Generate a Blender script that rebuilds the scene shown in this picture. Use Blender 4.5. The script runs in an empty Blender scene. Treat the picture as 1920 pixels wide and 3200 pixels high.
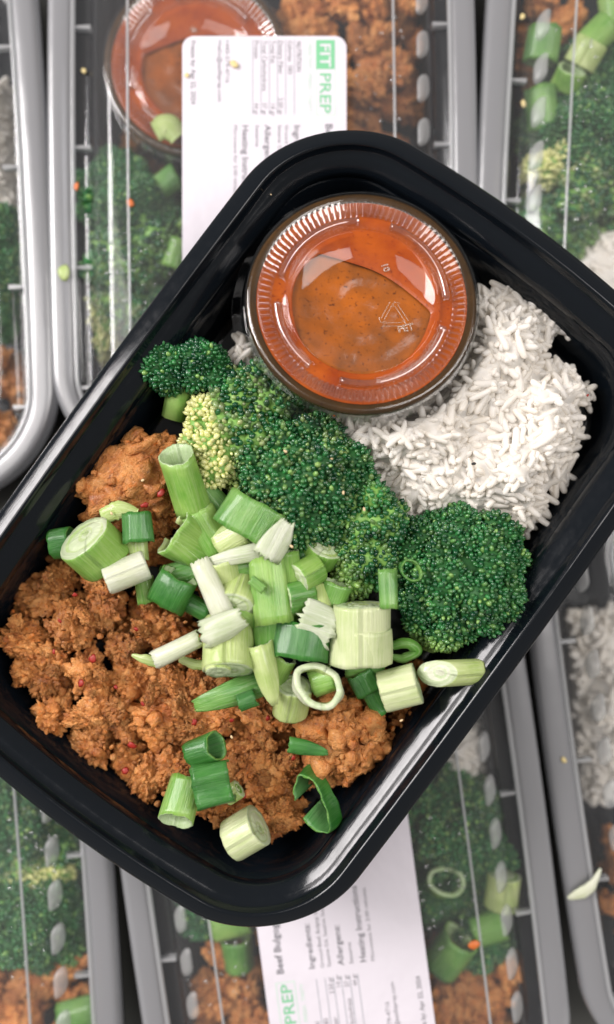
import bpy, bmesh, math, random
import numpy as np
from mathutils import Matrix, Vector

# ------------------------------------------------------------------ camera, light, exposure
SC = bpy.context.scene
COL = SC.collection
CAM_Z = 0.331          # lens above the counter (metres)
F_PX = 2482.0          # focal length in photo pixels (1920 x 3200)
RIM_Z = 0.094          # rim of the open tray
FLOOR_Z = 0.0600       # inside floor of the open tray
cam_d = bpy.data.cameras.new("camera")
cam = bpy.data.objects.new("camera", cam_d)
COL.objects.link(cam)
cam.location = (0, 0, CAM_Z)
cam_d.sensor_fit = 'VERTICAL'
cam_d.sensor_height = 36.0
cam_d.lens = F_PX / 3200 * 36.0
cam_d.clip_start = 0.01
cam_d.clip_end = 50
cam_d.dof.use_dof = True
cam_d.dof.focus_distance = 0.243
cam_d.dof.aperture_fstop = 3.6
SC.camera = cam

world = bpy.data.worlds.new("World")
SC.world = world
world.use_nodes = True
bgn = world.node_tree.nodes["Background"]
bgn.inputs[0].default_value = (1.0, 0.97, 0.95, 1)
bgn.inputs[1].default_value = 0.28

def area(name, loc, target, sx, sy, power, color):
    l = bpy.data.lights.new(name, 'AREA')
    l.shape = 'RECTANGLE'; l.size = sx; l.size_y = sy; l.energy = power; l.color = color
    o = bpy.data.objects.new(name, l); COL.objects.link(o)
    o.location = loc
    o.rotation_euler = (Vector(target) - Vector(loc)).to_track_quat('-Z', 'Y').to_euler()
    return o
area("ceiling_panel_light", (-0.88, 0.30, 1.45), (0, 0, 0.08), 0.65, 1.2, 12.5, (1.0, 0.955, 0.93))
area("ceiling_panel_light", (0.90, 0.20, 1.45), (0, 0, 0.08), 0.65, 1.2, 21.0, (1.0, 0.955, 0.93))
area("window_light", (-0.96, 0.42, 0.78), (0, 0, 0.08), 0.52, 0.50, 19.5, (1.0, 0.955, 0.95))

SC.view_settings.view_transform = 'Standard'
SC.view_settings.look = 'None'
SC.view_settings.exposure = -0.04
SC.view_settings.gamma = 1.0
SC.view_settings.use_curve_mapping = False
SC.render.engine = 'CYCLES'
SC.cycles.max_bounces = 14
SC.cycles.diffuse_bounces = 8
SC.cycles.glossy_bounces = 3
SC.cycles.transmission_bounces = 4
SC.cycles.transparent_max_bounces = 20
SC.cycles.caustics_reflective = False
SC.cycles.caustics_refractive = False
SC.cycles.use_denoising = True
SC.cycles.sample_clamp_indirect = 4.0

rng = np.random.default_rng(7)
random.seed(7)

def P(px, py, z):
    """photo pixel (1920 x 3200) at height z -> point in the place"""
    d = CAM_Z - z
    return np.array([(px - 960) * d / F_PX, (1600 - py) * d / F_PX, z])
K = 1920 / 1484.0
def D(x, y, z):
    return P(x * K, y * K, z)

# ------------------------------------------------------------------ materials
def principled(name, col, rough=0.5, spec=0.5, sss=0.0, sss_r=(0.002, 0.001, 0.0006), coat=0.0):
    m = bpy.data.materials.new(name); m.use_nodes = True
    nt = m.node_tree; b = nt.nodes["Principled BSDF"]
    b.inputs["Base Color"].default_value = (*col, 1)
    b.inputs["Roughness"].default_value = rough
    b.inputs["Specular IOR Level"].default_value = spec
    b.inputs["Coat Weight"].default_value = coat
    b.inputs["Coat Roughness"].default_value = 0.12
    if sss > 0:
        b.inputs["Subsurface Weight"].default_value = sss
        b.inputs["Subsurface Radius"].default_value = (1, 1, 1)
        b.inputs["Subsurface Scale"].default_value = sss_r[0]
    return m, nt, b
def N(nt, typ, **kw):
    n = nt.nodes.new(typ)
    for k, v in kw.items(): setattr(n, k, v)
    return n
def noise(nt, vec, scale, detail=4, rough=0.55):
    n = N(nt, "ShaderNodeTexNoise")
    n.inputs["Scale"].default_value = scale; n.inputs["Detail"].default_value = detail
    n.inputs["Roughness"].default_value = rough
    if vec is not None: nt.links.new(vec, n.inputs["Vector"])
    return n
def ramp(nt, fac, stops):
    r = N(nt, "ShaderNodeValToRGB")
    e = r.color_ramp.elements
    while len(e) < len(stops): e.new(0.5)
    for i, (p, c) in enumerate(stops):
        e[i].position = p; e[i].color = (*c, 1) if len(c) == 3 else c
    nt.links.new(fac, r.inputs[0])
    return r
def bump(nt, b, height, strength, dist):
    n = N(nt, "ShaderNodeBump")
    n.inputs["Strength"].default_value = strength; n.inputs["Distance"].default_value = dist
    nt.links.new(height, n.inputs["Height"]); nt.links.new(n.outputs[0], b.inputs["Normal"])
    return n
def mixrgb(nt, fac, a, b, blend='MIX'):
    n = N(nt, "ShaderNodeMix", data_type='RGBA', blend_type=blend)
    for s, v in ((n.inputs[0], fac), (n.inputs[6], a), (n.inputs[7], b)):
        if hasattr(v, "is_output"): nt.links.new(v, s)
        elif isinstance(v, (int, float)): s.default_value = v
        else: s.default_value = (*v, 1)
    return n.outputs[2]
def objco(nt): return N(nt, "ShaderNodeTexCoord").outputs["Object"]
def random_offset(nt, vec):
    """object coordinates shifted by the object's own random number, so copies do not repeat"""
    oi = N(nt, "ShaderNodeObjectInfo")
    mul = N(nt, "ShaderNodeMath", operation='MULTIPLY'); mul.inputs[1].default_value = 37.0
    nt.links.new(oi.outputs["Random"], mul.inputs[0])
    add = N(nt, "ShaderNodeVectorMath", operation='ADD')
    nt.links.new(vec, add.inputs[0]); nt.links.new(mul.outputs[0], add.inputs[1])
    return add.outputs[0]

M = {}
# black moulded polypropylene, fine scuffs
m, nt, b = principled("black_plastic", (0.0035, 0.0052, 0.0075), 0.22, 0.38); M['black'] = m
co = objco(nt)
n1 = noise(nt, co, 260, 6, 0.7)
mp = N(nt, "ShaderNodeMapping"); mp.inputs["Scale"].default_value = (3000, 220, 800); mp.inputs["Rotation"].default_value = (0, 0, 0.5)
nt.links.new(co, mp.inputs[0])
n2 = noise(nt, mp.outputs[0], 1.0, 3)
r = ramp(nt, n1.outputs[0], [(0.35, (0.09,)*3), (0.75, (0.21,)*3)])
nt.links.new(r.outputs[0], b.inputs["Roughness"])
bump(nt, b, n2.outputs[0], 0.10, 0.0002)

def clear(name, tint, haze, haze_col=(0.8, 0.8, 0.82), edge=0.75, base=0.045, rough=0.06, power=3.0):
    """thin clear sheet: straight-through light, Fresnel-like gloss, a little milky scatter"""
    m = bpy.data.materials.new(name); m.use_nodes = True
    nt = m.node_tree; nt.nodes.clear()
    out = N(nt, "ShaderNodeOutputMaterial")
    tr = N(nt, "ShaderNodeBsdfTransparent"); tr.inputs[0].default_value = (*tint, 1)
    gl = N(nt, "ShaderNodeBsdfGlossy"); gl.inputs["Roughness"].default_value = rough
    lw = N(nt, "ShaderNodeLayerWeight"); lw.inputs[0].default_value = 0.5
    pw = N(nt, "ShaderNodeMath", operation='POWER'); pw.inputs[1].default_value = power
    nt.links.new(lw.outputs["Facing"], pw.inputs[0])
    ma = N(nt, "ShaderNodeMath", operation='MULTIPLY_ADD'); ma.inputs[1].default_value = edge; ma.inputs[2].default_value = base
    nt.links.new(pw.outputs[0], ma.inputs[0])
    df = N(nt, "ShaderNodeBsdfDiffuse"); df.inputs[0].default_value = (*haze_col, 1)
    tl = N(nt, "ShaderNodeBsdfTranslucent"); tl.inputs[0].default_value = (*haze_col, 1)
    sc = N(nt, "ShaderNodeMixShader"); sc.inputs[0].default_value = 0.35
    nt.links.new(df.outputs[0], sc.inputs[1]); nt.links.new(tl.outputs[0], sc.inputs[2])
    m1 = N(nt, "ShaderNodeMixShader"); m1.inputs[0].default_value = haze
    nt.links.new(tr.outputs[0], m1.inputs[1]); nt.links.new(sc.outputs[0], m1.inputs[2])
    m2 = N(nt, "ShaderNodeMixShader")
    nt.links.new(ma.outputs[0], m2.inputs[0]); nt.links.new(m1.outputs[0], m2.inputs[1]); nt.links.new(gl.outputs[0], m2.inputs[2])
    nt.links.new(m2.outputs[0], out.inputs[0])
    co = objco(nt)
    nz = noise(nt, co, 55, 2)
    bp = N(nt, "ShaderNodeBump"); bp.inputs["Strength"].default_value = 0.12; bp.inputs["Distance"].default_value = 0.002
    nt.links.new(nz.outputs[0], bp.inputs["Height"]); nt.links.new(bp.outputs[0], gl.inputs["Normal"])
    return m
M['lid_clear'] = clear("clear_lid_plastic", (0.975, 0.98, 0.98), 0.055, rough=0.10)
M['lid_frost'] = clear("frosted_lid_plastic", (0.84, 0.86, 0.88), 0.36, (0.80, 0.80, 0.83), rough=0.22, base=0.09)
M['lid_ridge'] = clear("lid_ridge_plastic", (0.85, 0.87, 0.88), 0.36, (0.85, 0.85, 0.86), rough=0.15, base=0.08)
M['lid_glint'] = clear("lid_glint_plastic", (0.85, 0.87, 0.87), 0.40, (0.72, 0.72, 0.72), rough=0.35, base=0.03)  # pale frosting imitates light reflected off the lid slope
M['cup_clear'] = clear("clear_cup_plastic", (0.975, 0.975, 0.97), 0.0, rough=0.03, base=0.035, edge=0.85, power=2.4)
M['cup_knurl'] = clear("knurled_cup_plastic", (0.96, 0.96, 0.95), 0.015, rough=0.06, base=0.16, edge=0.9, power=2.0)
M['cup_mark'] = clear("moulded_mark_plastic", (0.9, 0.9, 0.9), 0.22, (0.95, 0.8, 0.6), rough=0.08, base=0.16)

# oil on the sauce, clear droplets
m, nt, b = principled("sauce_oil", (0.58, 0.13, 0.006), 0.15, 0.5); M['oil'] = m
M['drop'] = clear("water_droplet", (0.97, 0.98, 0.98), 0.10, rough=0.05, base=0.12, edge=0.9, power=2.0)

# counter
m, nt, b = principled("steel_counter", (0.30, 0.30, 0.27), 0.38, 0.5); M['counter'] = m
co = objco(nt); n1 = noise(nt, co, 14, 5)
r = ramp(nt, n1.outputs[0], [(0.3, (0.075, 0.076, 0.068)), (0.7, (0.125, 0.126, 0.115))])
nt.links.new(r.outputs[0], b.inputs["Base Color"])

# sauce
def sauce_mat(name, c1, c2, c3, rough=0.25):
    m, nt, b = principled(name, c1, rough, 0.5, 0.0)
    co = objco(nt)
    n1 = noise(nt, co, 95, 5); n2 = noise(nt, co, 900, 3, 0.6)
    r = ramp(nt, n1.outputs[0], [(0.3, c1), (0.62, c2)])
    r2 = ramp(nt, n2.outputs[0], [(0.60, (0, 0, 0)), (0.70, (1, 1, 1))])
    nt.links.new(mixrgb(nt, r2.outputs[0], r.outputs[0], c3), b.inputs["Base Color"])
    bump(nt, b, n2.outputs[0], 0.25, 0.0003)
    return m
M['sauce'] = sauce_mat("orange_sauce", (0.20, 0.060, 0.010), (0.40, 0.100, 0.006), (0.11, 0.026, 0.004))
M['sauce_smear'] = sauce_mat("sauce_on_lid", (0.29, 0.040, 0.002), (0.45, 0.085, 0.003), (0.20, 0.025, 0.002))
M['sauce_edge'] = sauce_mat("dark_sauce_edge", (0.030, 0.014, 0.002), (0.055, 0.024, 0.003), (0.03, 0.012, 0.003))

# beef (sc: how many metres one object unit stands for)
def beef_mat(name, sc):
    m, nt, b = principled(name, (0.36, 0.14, 0.05), 0.46, 0.45, coat=0.06)
    co = random_offset(nt, objco(nt))
    n1 = noise(nt, co, 150 * sc, 4, 0.6); n2 = noise(nt, co, 420 * sc, 5, 0.65); n3 = noise(nt, co, 1500 * sc, 3, 0.6)
    c = ramp(nt, n1.outputs[0], [(0.30, (0.29, 0.082, 0.018)), (0.5, (0.48, 0.182, 0.045)), (0.70, (0.60, 0.285, 0.092))])
    fl = ramp(nt, n2.outputs[0], [(0.58, (0, 0, 0)), (0.68, (0.75,)*3)])
    c2 = mixrgb(nt, fl.outputs[0], c.outputs[0], (0.58, 0.150, 0.014))
    dk = ramp(nt, n2.outputs[0], [(0.30, (0.8,)*3), (0.44, (0, 0, 0))])
    c3 = mixrgb(nt, dk.outputs[0], c2, (0.20, 0.085, 0.040))
    lt = ramp(nt, n3.outputs[0], [(0.60, (0, 0, 0)), (0.74, (0.55,)*3)])
    hs = N(nt, "ShaderNodeHueSaturation"); oi = N(nt, "ShaderNodeObjectInfo")
    mr = N(nt, "ShaderNodeMapRange"); mr.inputs[3].default_value = 0.88; mr.inputs[4].default_value = 1.36
    nt.links.new(oi.outputs["Random"], mr.inputs[0]); nt.links.new(mr.outputs[0], hs.inputs["Value"])
    nt.links.new(mixrgb(nt, lt.outputs[0], c3, (0.70, 0.42, 0.18)), hs.inputs["Color"]); nt.links.new(hs.outputs[0], b.inputs["Base Color"])
    add = N(nt, "ShaderNodeMath", operation='MULTIPLY_ADD'); add.inputs[1].default_value = 0.5
    nt.links.new(n3.outputs[0], add.inputs[0]); nt.links.new(n2.outputs[0], add.inputs[2])
    bump(nt, b, add.outputs[0], 1.0, 0.0014)
    return m
M['beef'] = beef_mat("browned_ground_beef", 0.0075)
M['beef_big'] = beef_mat("pressed_ground_beef", 0.016)
M['beef_fine'] = beef_mat("fine_ground_beef", 1.0)
m, nt, b = principled("chili_flake_red", (0.27, 0.012, 0.005), 0.5, 0.5, 0.0); M['chili'] = m

# rice
m, nt, b = principled("steamed_rice", (0.86, 0.83, 0.78), 0.45, 0.40); M['rice'] = m
co = random_offset(nt, objco(nt)); n1 = noise(nt, co, 180, 3)
r = ramp(nt, n1.outputs[0], [(0.3, (0.94, 0.895, 0.82)), (0.7, (0.97, 0.945, 0.91))])
nt.links.new(r.outputs[0], b.inputs["Base Color"])
tl = N(nt, "ShaderNodeBsdfTranslucent"); nt.links.new(r.outputs[0], tl.inputs[0])
ms = N(nt, "ShaderNodeMixShader"); ms.inputs[0].default_value = 0.45
nt.links.new(b.outputs[0], ms.inputs[1]); nt.links.new(tl.outputs[0], ms.inputs[2]); nt.links.new(ms.outputs[0], nt.nodes["Material Output"].inputs[0])

# broccoli: each bud carries its own tint
m, nt, b = principled("broccoli_buds", (0.03, 0.12, 0.03), 0.22, 0.6, 0.0); M['bud'] = m
at = N(nt, "ShaderNodeAttribute", attribute_name="tint")
co = objco(nt); n1 = noise(nt, co, 2200, 2)
mm = mixrgb(nt, 0.55, at.outputs["Color"], n1.outputs[0], 'OVERLAY')
nt.links.new(mm, b.inputs["Base Color"])
bump(nt, b, n1.outputs[0], 0.3, 0.0003)
m, nt, b = principled("broccoli_stalk", (0.26, 0.46, 0.10), 0.4, 0.5, 0.15, (0.002,)); M['stalk'] = m
co = objco(nt); n1 = noise(nt, co, 120, 4)
r = ramp(nt, n1.outputs[0], [(0.3, (0.16, 0.36, 0.06)), (0.7, (0.40, 0.58, 0.18))])
nt.links.new(r.outputs[0], b.inputs["Base Color"])
m, nt, b = principled("broccoli_core", (0.016, 0.085, 0.018), 0.6, 0.3); M['core'] = m
m, nt, b = principled("broccoli_light_core", (0.17, 0.34, 0.07), 0.5, 0.4); M['core_light'] = m

# scallion: streaks run along the leaf (attribute "flow": across mm, along mm)
def scallion_mat(name, c_lo, c_hi, c_streak, rough=0.30, sss=0.0, freq=1.5, depth=0.6, thin=0.22):
    m, nt, b = principled(name, c_lo, rough, 0.5, coat=0.35)
    at = N(nt, "ShaderNodeAttribute", attribute_name="flow")
    v = random_offset(nt, at.outputs["Vector"])
    mp = N(nt, "ShaderNodeMapping"); mp.inputs["Scale"].default_value = (freq, 0.05, 1)
    nt.links.new(v, mp.inputs[0])
    st = noise(nt, mp.outputs[0], 1.6, 4, 0.7)
    mp2 = N(nt, "ShaderNodeMapping"); mp2.inputs["Scale"].default_value = (0.10, 0.10, 1)
    nt.links.new(v, mp2.inputs[0])
    bl = noise(nt, mp2.outputs[0], 1.0, 3)
    c = ramp(nt, bl.outputs[0], [(0.36, c_lo), (0.64, c_hi)])
    s = ramp(nt, st.outputs[0], [(0.42, (0, 0, 0)), (0.74, (depth,)*3)])
    nt.links.new(mixrgb(nt, s.outputs[0], c.outputs[0], c_streak), b.inputs["Base Color"])
    bump(nt, b, st.outputs[0], 0.8, 0.0006)
    tl = N(nt, "ShaderNodeBsdfTranslucent"); nt.links.new(b.inputs["Base Color"].links[0].from_socket, tl.inputs[0])
    ms = N(nt, "ShaderNodeMixShader"); ms.inputs[0].default_value = thin
    out = nt.nodes["Material Output"]
    nt.links.new(b.outputs[0], ms.inputs[1]); nt.links.new(tl.outputs[0], ms.inputs[2]); nt.links.new(ms.outputs[0], out.inputs[0])
    return m
M['s_dark'] = scallion_mat("scallion_dark_green", (0.020, 0.140, 0.016), (0.050, 0.225, 0.032), (0.15, 0.36, 0.10), depth=0.45)
M['s_mid'] = scallion_mat("scallion_mid_green", (0.065, 0.255, 0.026), (0.165, 0.385, 0.058), (0.42, 0.58, 0.27), depth=0.5)
M['s_light'] = scallion_mat("scallion_light_green", (0.15, 0.38, 0.040), (0.30, 0.52, 0.095), (0.56, 0.69, 0.32), depth=0.45)
M['s_pale'] = scallion_mat("scallion_pale", (0.39, 0.54, 0.13), (0.58, 0.68, 0.27), (0.74, 0.78, 0.50), depth=0.5)
M['s_white'] = scallion_mat("scallion_white", (0.66, 0.70, 0.46), (0.78, 0.79, 0.63), (0.84, 0.84, 0.74), depth=0.8)
M['s_cream'] = scallion_mat("scallion_cream", (0.56, 0.66, 0.30), (0.70, 0.76, 0.43), (0.80, 0.82, 0.58), depth=0.8)
M['s_core'] = scallion_mat("scallion_core_ring", (0.40, 0.56, 0.20), (0.55, 0.66, 0.33), (0.66, 0.74, 0.46), freq=0.5)
M['s_skin'] = scallion_mat("scallion_thin_skin", (0.62, 0.70, 0.44), (0.78, 0.80, 0.64), (0.86, 0.86, 0.78), depth=0.9, thin=0.35)
M['s_inner'] = scallion_mat("scallion_inner_flesh", (0.40, 0.58, 0.24), (0.54, 0.68, 0.38), (0.70, 0.78, 0.58))
M['s_innerdark'] = scallion_mat("scallion_inner_green", (0.07, 0.27, 0.06), (0.14, 0.36, 0.11), (0.26, 0.48, 0.20))
M['s_cut'] = scallion_mat("scallion_cut_face", (0.50, 0.63, 0.33), (0.64, 0.72, 0.47), (0.74, 0.78, 0.60), freq=0.5)

# label
m, nt, b = principled("label_paper", (0.61, 0.575, 0.62), 0.5, 0.4); M['paper'] = m
co = objco(nt); n1 = noise(nt, co, 45, 3); bump(nt, b, n1.outputs[0], 0.35, 0.003)
m, nt, b = principled("label_grey_ink", (0.16, 0.155, 0.17), 0.6, 0.3); M['ink'] = m
m, nt, b = principled("label_light_grey_ink", (0.32, 0.33, 0.36), 0.6, 0.3); M['ink2'] = m
m, nt, b = principled("label_green_ink", (0.17, 0.46, 0.25), 0.6, 0.3); M['ink_green'] = m
m, nt, b = principled("label_pale_green_ink", (0.42, 0.62, 0.48), 0.6, 0.3); M['ink_pale'] = m
m, nt, b = principled("orange_bit", (0.55, 0.14, 0.03), 0.45, 0.5); M['bit_orange'] = m
m, nt, b = principled("straw_bit", (0.62, 0.50, 0.24), 0.5, 0.4); M['bit_straw'] = m
m, nt, b = principled("sesame_bit", (0.62, 0.46, 0.26), 0.5, 0.4); M['sesame'] = m
m, nt, b = principled("pepper_bit", (0.012, 0.012, 0.012), 0.5, 0.4); M['pepper'] = m

# ------------------------------------------------------------------ geometry helpers
def make_mesh(name, V, F, mats, smooth=True, mi=None, tint=None, flow=None):
    me = bpy.data.meshes.new(name)
    V = np.asarray(V, dtype=np.float32)
    if isinstance(F, np.ndarray):
        k = F.shape[1]; nf = len(F)
        me.vertices.add(len(V)); me.loops.add(nf * k); me.polygons.add(nf)
        me.vertices.foreach_set("co", V.ravel())
        me.loops.foreach_set("vertex_index", F.astype(np.int32).ravel())
        me.polygons.foreach_set("loop_start", np.arange(0, nf * k, k, dtype=np.int32))
        me.update(calc_edges=True)
    else:
        me.from_pydata([tuple(map(float, v)) for v in V], [], [tuple(map(int, f)) for f in F])
    for mt in (mats if isinstance(mats, (list, tuple)) else [mats]): me.materials.append(mt)
    nf = len(me.polygons)
    me.polygons.foreach_set("use_smooth", np.full(nf, smooth, dtype=bool))
    if mi is not None: me.polygons.foreach_set("material_index", np.asarray(mi, dtype=np.int32))
    if tint is not None:
        a = me.attributes.new("tint", 'FLOAT_COLOR', 'POINT')
        a.data.foreach_set("color", np.concatenate([tint, np.ones((len(tint), 1))], 1).astype(np.float32).ravel())
    if flow is not None:
        a = me.attributes.new("flow", 'FLOAT_VECTOR', 'POINT')
        a.data.foreach_set("vector", np.asarray(flow, dtype=np.float32).ravel())
    me.validate(); me.update()
    return me
def obj(name, me, parent=None, loc=None, mat=None, kind=None):
    o = bpy.data.objects.new(name, me); COL.objects.link(o)
    if parent is not None: o.parent = parent
    if mat is not None: o.matrix_local = mat
    elif loc is not None: o.location = loc
    if kind: o["kind"] = kind
    return o
def empty(name, loc=(0, 0, 0), rz=0.0):
    o = bpy.data.objects.new(name, None); COL.objects.link(o)
    o.location = loc; o.rotation_euler = (0, 0, rz); o.empty_display_size = 0.01
    return o
def tag(o, label, cat, group=None, kind=None):
    o["label"] = label; o["category"] = cat
    if group: o["group"] = group
    if kind: o["kind"] = kind
    return o
def copy_tree(o, parent=None):
    c = o.copy(); COL.objects.link(c); c.parent = parent
    for ch in list(o.children): copy_tree(ch, c)
    return c
_ico = {}
def ico(sub):
    if sub not in _ico:
        bm = bmesh.new(); bmesh.ops.create_icosphere(bm, subdivisions=sub, radius=1.0)
        bm.verts.ensure_lookup_table()
        V = np.array([v.co[:] for v in bm.verts]); F = np.array([[v.index for v in f.verts] for f in bm.faces])
        bm.free(); _ico[sub] = (V, F)
    return _ico[sub]
def merge(parts):
    Vs, Fs, off = [], [], 0
    for V, F in parts:
        Vs.append(V); Fs.append(F + off); off += len(V)
    return np.concatenate(Vs), np.concatenate(Fs)
def frames(nrm, spin):
    """(N,3,3) columns x,y,z with z = nrm"""
    nrm = nrm / np.linalg.norm(nrm, axis=1, keepdims=True)
    up = np.where(np.abs(nrm[:, 2:3]) < 0.9, np.array([[0, 0, 1.0]]), np.array([[1.0, 0, 0]]))
    x = np.cross(up, nrm); x /= np.linalg.norm(x, axis=1, keepdims=True)
    y = np.cross(nrm, x)
    c, s = np.cos(spin)[:, None], np.sin(spin)[:, None]
    return np.stack([x * c + y * s, -x * s + y * c, nrm], axis=2)
def scatter(bV, bF, loc, R, S):
    """many copies of a small shape in one array; S (N,3) scales"""
    n = len(loc)
    V = np.einsum('nij,nkj->nki', R, bV[None] * S[:, None, :]) + loc[:, None, :]
    F = bF[None] + (np.arange(n) * len(bV))[:, None, None]
    return V.reshape(-1, 3), F.reshape(-1, bF.shape[1])
def _h(ix, iy, iz):
    n = (ix.astype(np.int64) * 374761393 + iy.astype(np.int64) * 668265263 + iz.astype(np.int64) * 2147483647)
    n = (n ^ (n >> 13)) * 1274126177
    n = n ^ (n >> 16)
    return (n & 0xffff) / 65535.0
def vnoise(p):
    i = np.floor(p).astype(np.int64); f = p - i; f = f * f * (3 - 2 * f)
    r = 0
    for a in (0, 1):
        for b_ in (0, 1):
            for c in (0, 1):
                w = (f[:, 0] if a else 1 - f[:, 0]) * (f[:, 1] if b_ else 1 - f[:, 1]) * (f[:, 2] if c else 1 - f[:, 2])
                r = r + w * _h(i[:, 0] + a, i[:, 1] + b_, i[:, 2] + c)
    return r * 2 - 1
def fbm(p, oct=4, gain=0.55):
    s, a = 0, 1.0
    for k in range(oct):
        s = s + a * vnoise(p * (2.03 ** k) + 17.3 * k); a *= gain
    return s
def poly_sd(pts, poly):
    """signed distance to a polygon, positive inside"""
    poly = np.asarray(poly)[:, :2]; pts = np.asarray(pts)[:, :2]
    d = np.full(len(pts), 1e9); inside = np.zeros(len(pts), bool)
    n = len(poly)
    for i in range(n):
        a, b = poly[i], poly[(i + 1) % n]
        ab = b - a
        t = np.clip(((pts - a) @ ab) / (ab @ ab + 1e-18), 0, 1)
        d = np.minimum(d, np.linalg.norm(pts - a - t[:, None] * ab, axis=1))
        cond = ((a[1] > pts[:, 1]) != (b[1] > pts[:, 1]))
        with np.errstate(divide='ignore', invalid='ignore'):
            xi = (b[0] - a[0]) * (pts[:, 1] - a[1]) / (b[1] - a[1]) + a[0]
        inside ^= cond & (pts[:, 0] < xi)
    return np.where(inside, d, -d)
def sample_poly(poly, spacing, seed=0):
    """jittered points inside a polygon about `spacing` apart"""
    r = np.random.default_rng(seed)
    poly = np.asarray(poly)[:, :2]
    lo, hi = poly.min(0), poly.max(0)
    xs = np.arange(lo[0], hi[0], spacing); ys = np.arange(lo[1], hi[1], spacing * 0.87)
    g = np.array([[x + (spacing / 2 if j % 2 else 0), y] for j, y in enumerate(ys) for x in xs])
    g = g + r.uniform(-0.38, 0.38, g.shape) * spacing
    return g[poly_sd(g, poly) > 0]
def sstep(x, a, b):
    t = np.clip((x - a) / (b - a), 0, 1); return t * t * (3 - 2 * t)

# rounded rectangle with softly bowed sides
HA, HB, CR = 0.0774, 0.1158, 0.0352
def outline(inset, n=25, a=HA, b=HB, r=CR, bow=(0.0020, 0.0075)):
    a2, b2 = a - inset, b - inset; r2 = max(r - inset, 0.005)
    pts = []
    for cx, cy, a0 in ((a2 - r2, b2 - r2, 0), (-(a2 - r2), b2 - r2, 90), (-(a2 - r2), -(b2 - r2), 180), (a2 - r2, -(b2 - r2), 270)):
        for k in range(n):
            t = math.radians(a0 + 90 * k / (n - 1))
            pts.append((cx + r2 * math.cos(t), cy + r2 * math.sin(t)))
        # extra points along the following straight side
        nx = {0: (-(a2 - r2), b2), 90: (-a2, -(b2 - r2)), 180: (a2 - r2, -b2), 270: (a2, b2 - r2)}[a0]
        x0, y0 = pts[-1]
        for k in range(1, 8):
            pts.append((x0 + (nx[0] - x0) * k / 8, y0 + (nx[1] - y0) * k / 8))
    p = np.array(pts)
    q = p.copy()
    q[:, 0] = p[:, 0] * (1 - bow[0] / a * (p[:, 1] / b) ** 2)
    q[:, 1] = p[:, 1] * (1 - bow[1] / b * (p[:, 0] / a) ** 2)
    return q
def loft(profile, cap_start=False, cap_end=False, outl=outline):
    rings = [np.column_stack([outl(i), np.full(len(outl(0)), z)]) for i, z in profile]
    n = len(rings[0]); V = np.concatenate(rings); F = []
    for k in range(len(rings) - 1):
        a = k * n; b_ = (k + 1) * n
        for j in range(n):
            j2 = (j + 1) % n
            F.append((a + j, a + j2, b_ + j2, b_ + j))
    V = list(V)
    if cap_start:
        V.append(np.array([0, 0, profile[0][1]])); c = len(V) - 1
        F += [(c, (j + 1) % n, j, j) [:3] for j in range(n)]
    if cap_end:
        V.append(np.array([0, 0, profile[-1][1]])); c = len(V) - 1; o_ = (len(profile) - 1) * n
        F += [(c, o_ + j, o_ + (j + 1) % n) for j in range(n)]
    return np.array(V), F
def lathe(profile, n=96, cap_start=False, cap_end=False, mod=None):
    V, F = [], []
    for r_, z in profile:
        for j in range(n):
            t = 2 * math.pi * j / n
            dz = mod(r_, t) if mod else 0
            V.append((r_ * math.cos(t), r_ * math.sin(t), z + dz))
    for k in range(len(profile) - 1):
        for j in range(n):
            j2 = (j + 1) % n
            F.append((k * n + j, k * n + j2, (k + 1) * n + j2, (k + 1) * n + j))
    if cap_start: F.append(tuple(range(n))[::-1])
    if cap_end: F.append(tuple(range((len(profile) - 1) * n, len(profile) * n)))
    return np.array(V), F
def box(x0, x1, y0, y1, z0, z1):
    V = np.array([(x, y, z) for z in (z0, z1) for y in (y0, y1) for x in (x0, x1)])
    F = np.array([(0, 2, 3, 1), (4, 5, 7, 6), (0, 1, 5, 4), (2, 6, 7, 3), (0, 4, 6, 2), (1, 3, 7, 5)])
    return V, F
def wire(pts, r, n=6, closed=False):
    """thin round bead along a polyline"""
    pts = np.asarray(pts, float); m_ = len(pts)
    V, F = [], []
    for i in range(m_):
        a = pts[(i - 1) % m_] if (closed or i > 0) else pts[i]
        b_ = pts[(i + 1) % m_] if (closed or i < m_ - 1) else pts[i]
        t = b_ - a; t /= np.linalg.norm(t) + 1e-12
        s = np.cross(t, (0, 0, 1.0)); s /= np.linalg.norm(s) + 1e-12
        u = np.cross(s, t)
        for j in range(n):
            q = 2 * math.pi * j / n
            V.append(pts[i] + r * (math.cos(q) * s + math.sin(q) * u))
    for i in range(m_ if closed else m_ - 1):
        for j in range(n):
            F.append((i * n + j, i * n + (j + 1) % n, ((i + 1) % m_) * n + (j + 1) % n, ((i + 1) % m_) * n + j))
    return np.array(V), np.array(F)

# ------------------------------------------------------------------ the counter
V, F = box(-1.2, 1.2, -1.2, 1.2, -0.03, 0.0)
o = obj("counter_top", make_mesh("counter_top", V, F, M['counter'], smooth=False)); o["kind"] = "structure"
o["label"] = "grey steel counter under the meal containers"

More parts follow.
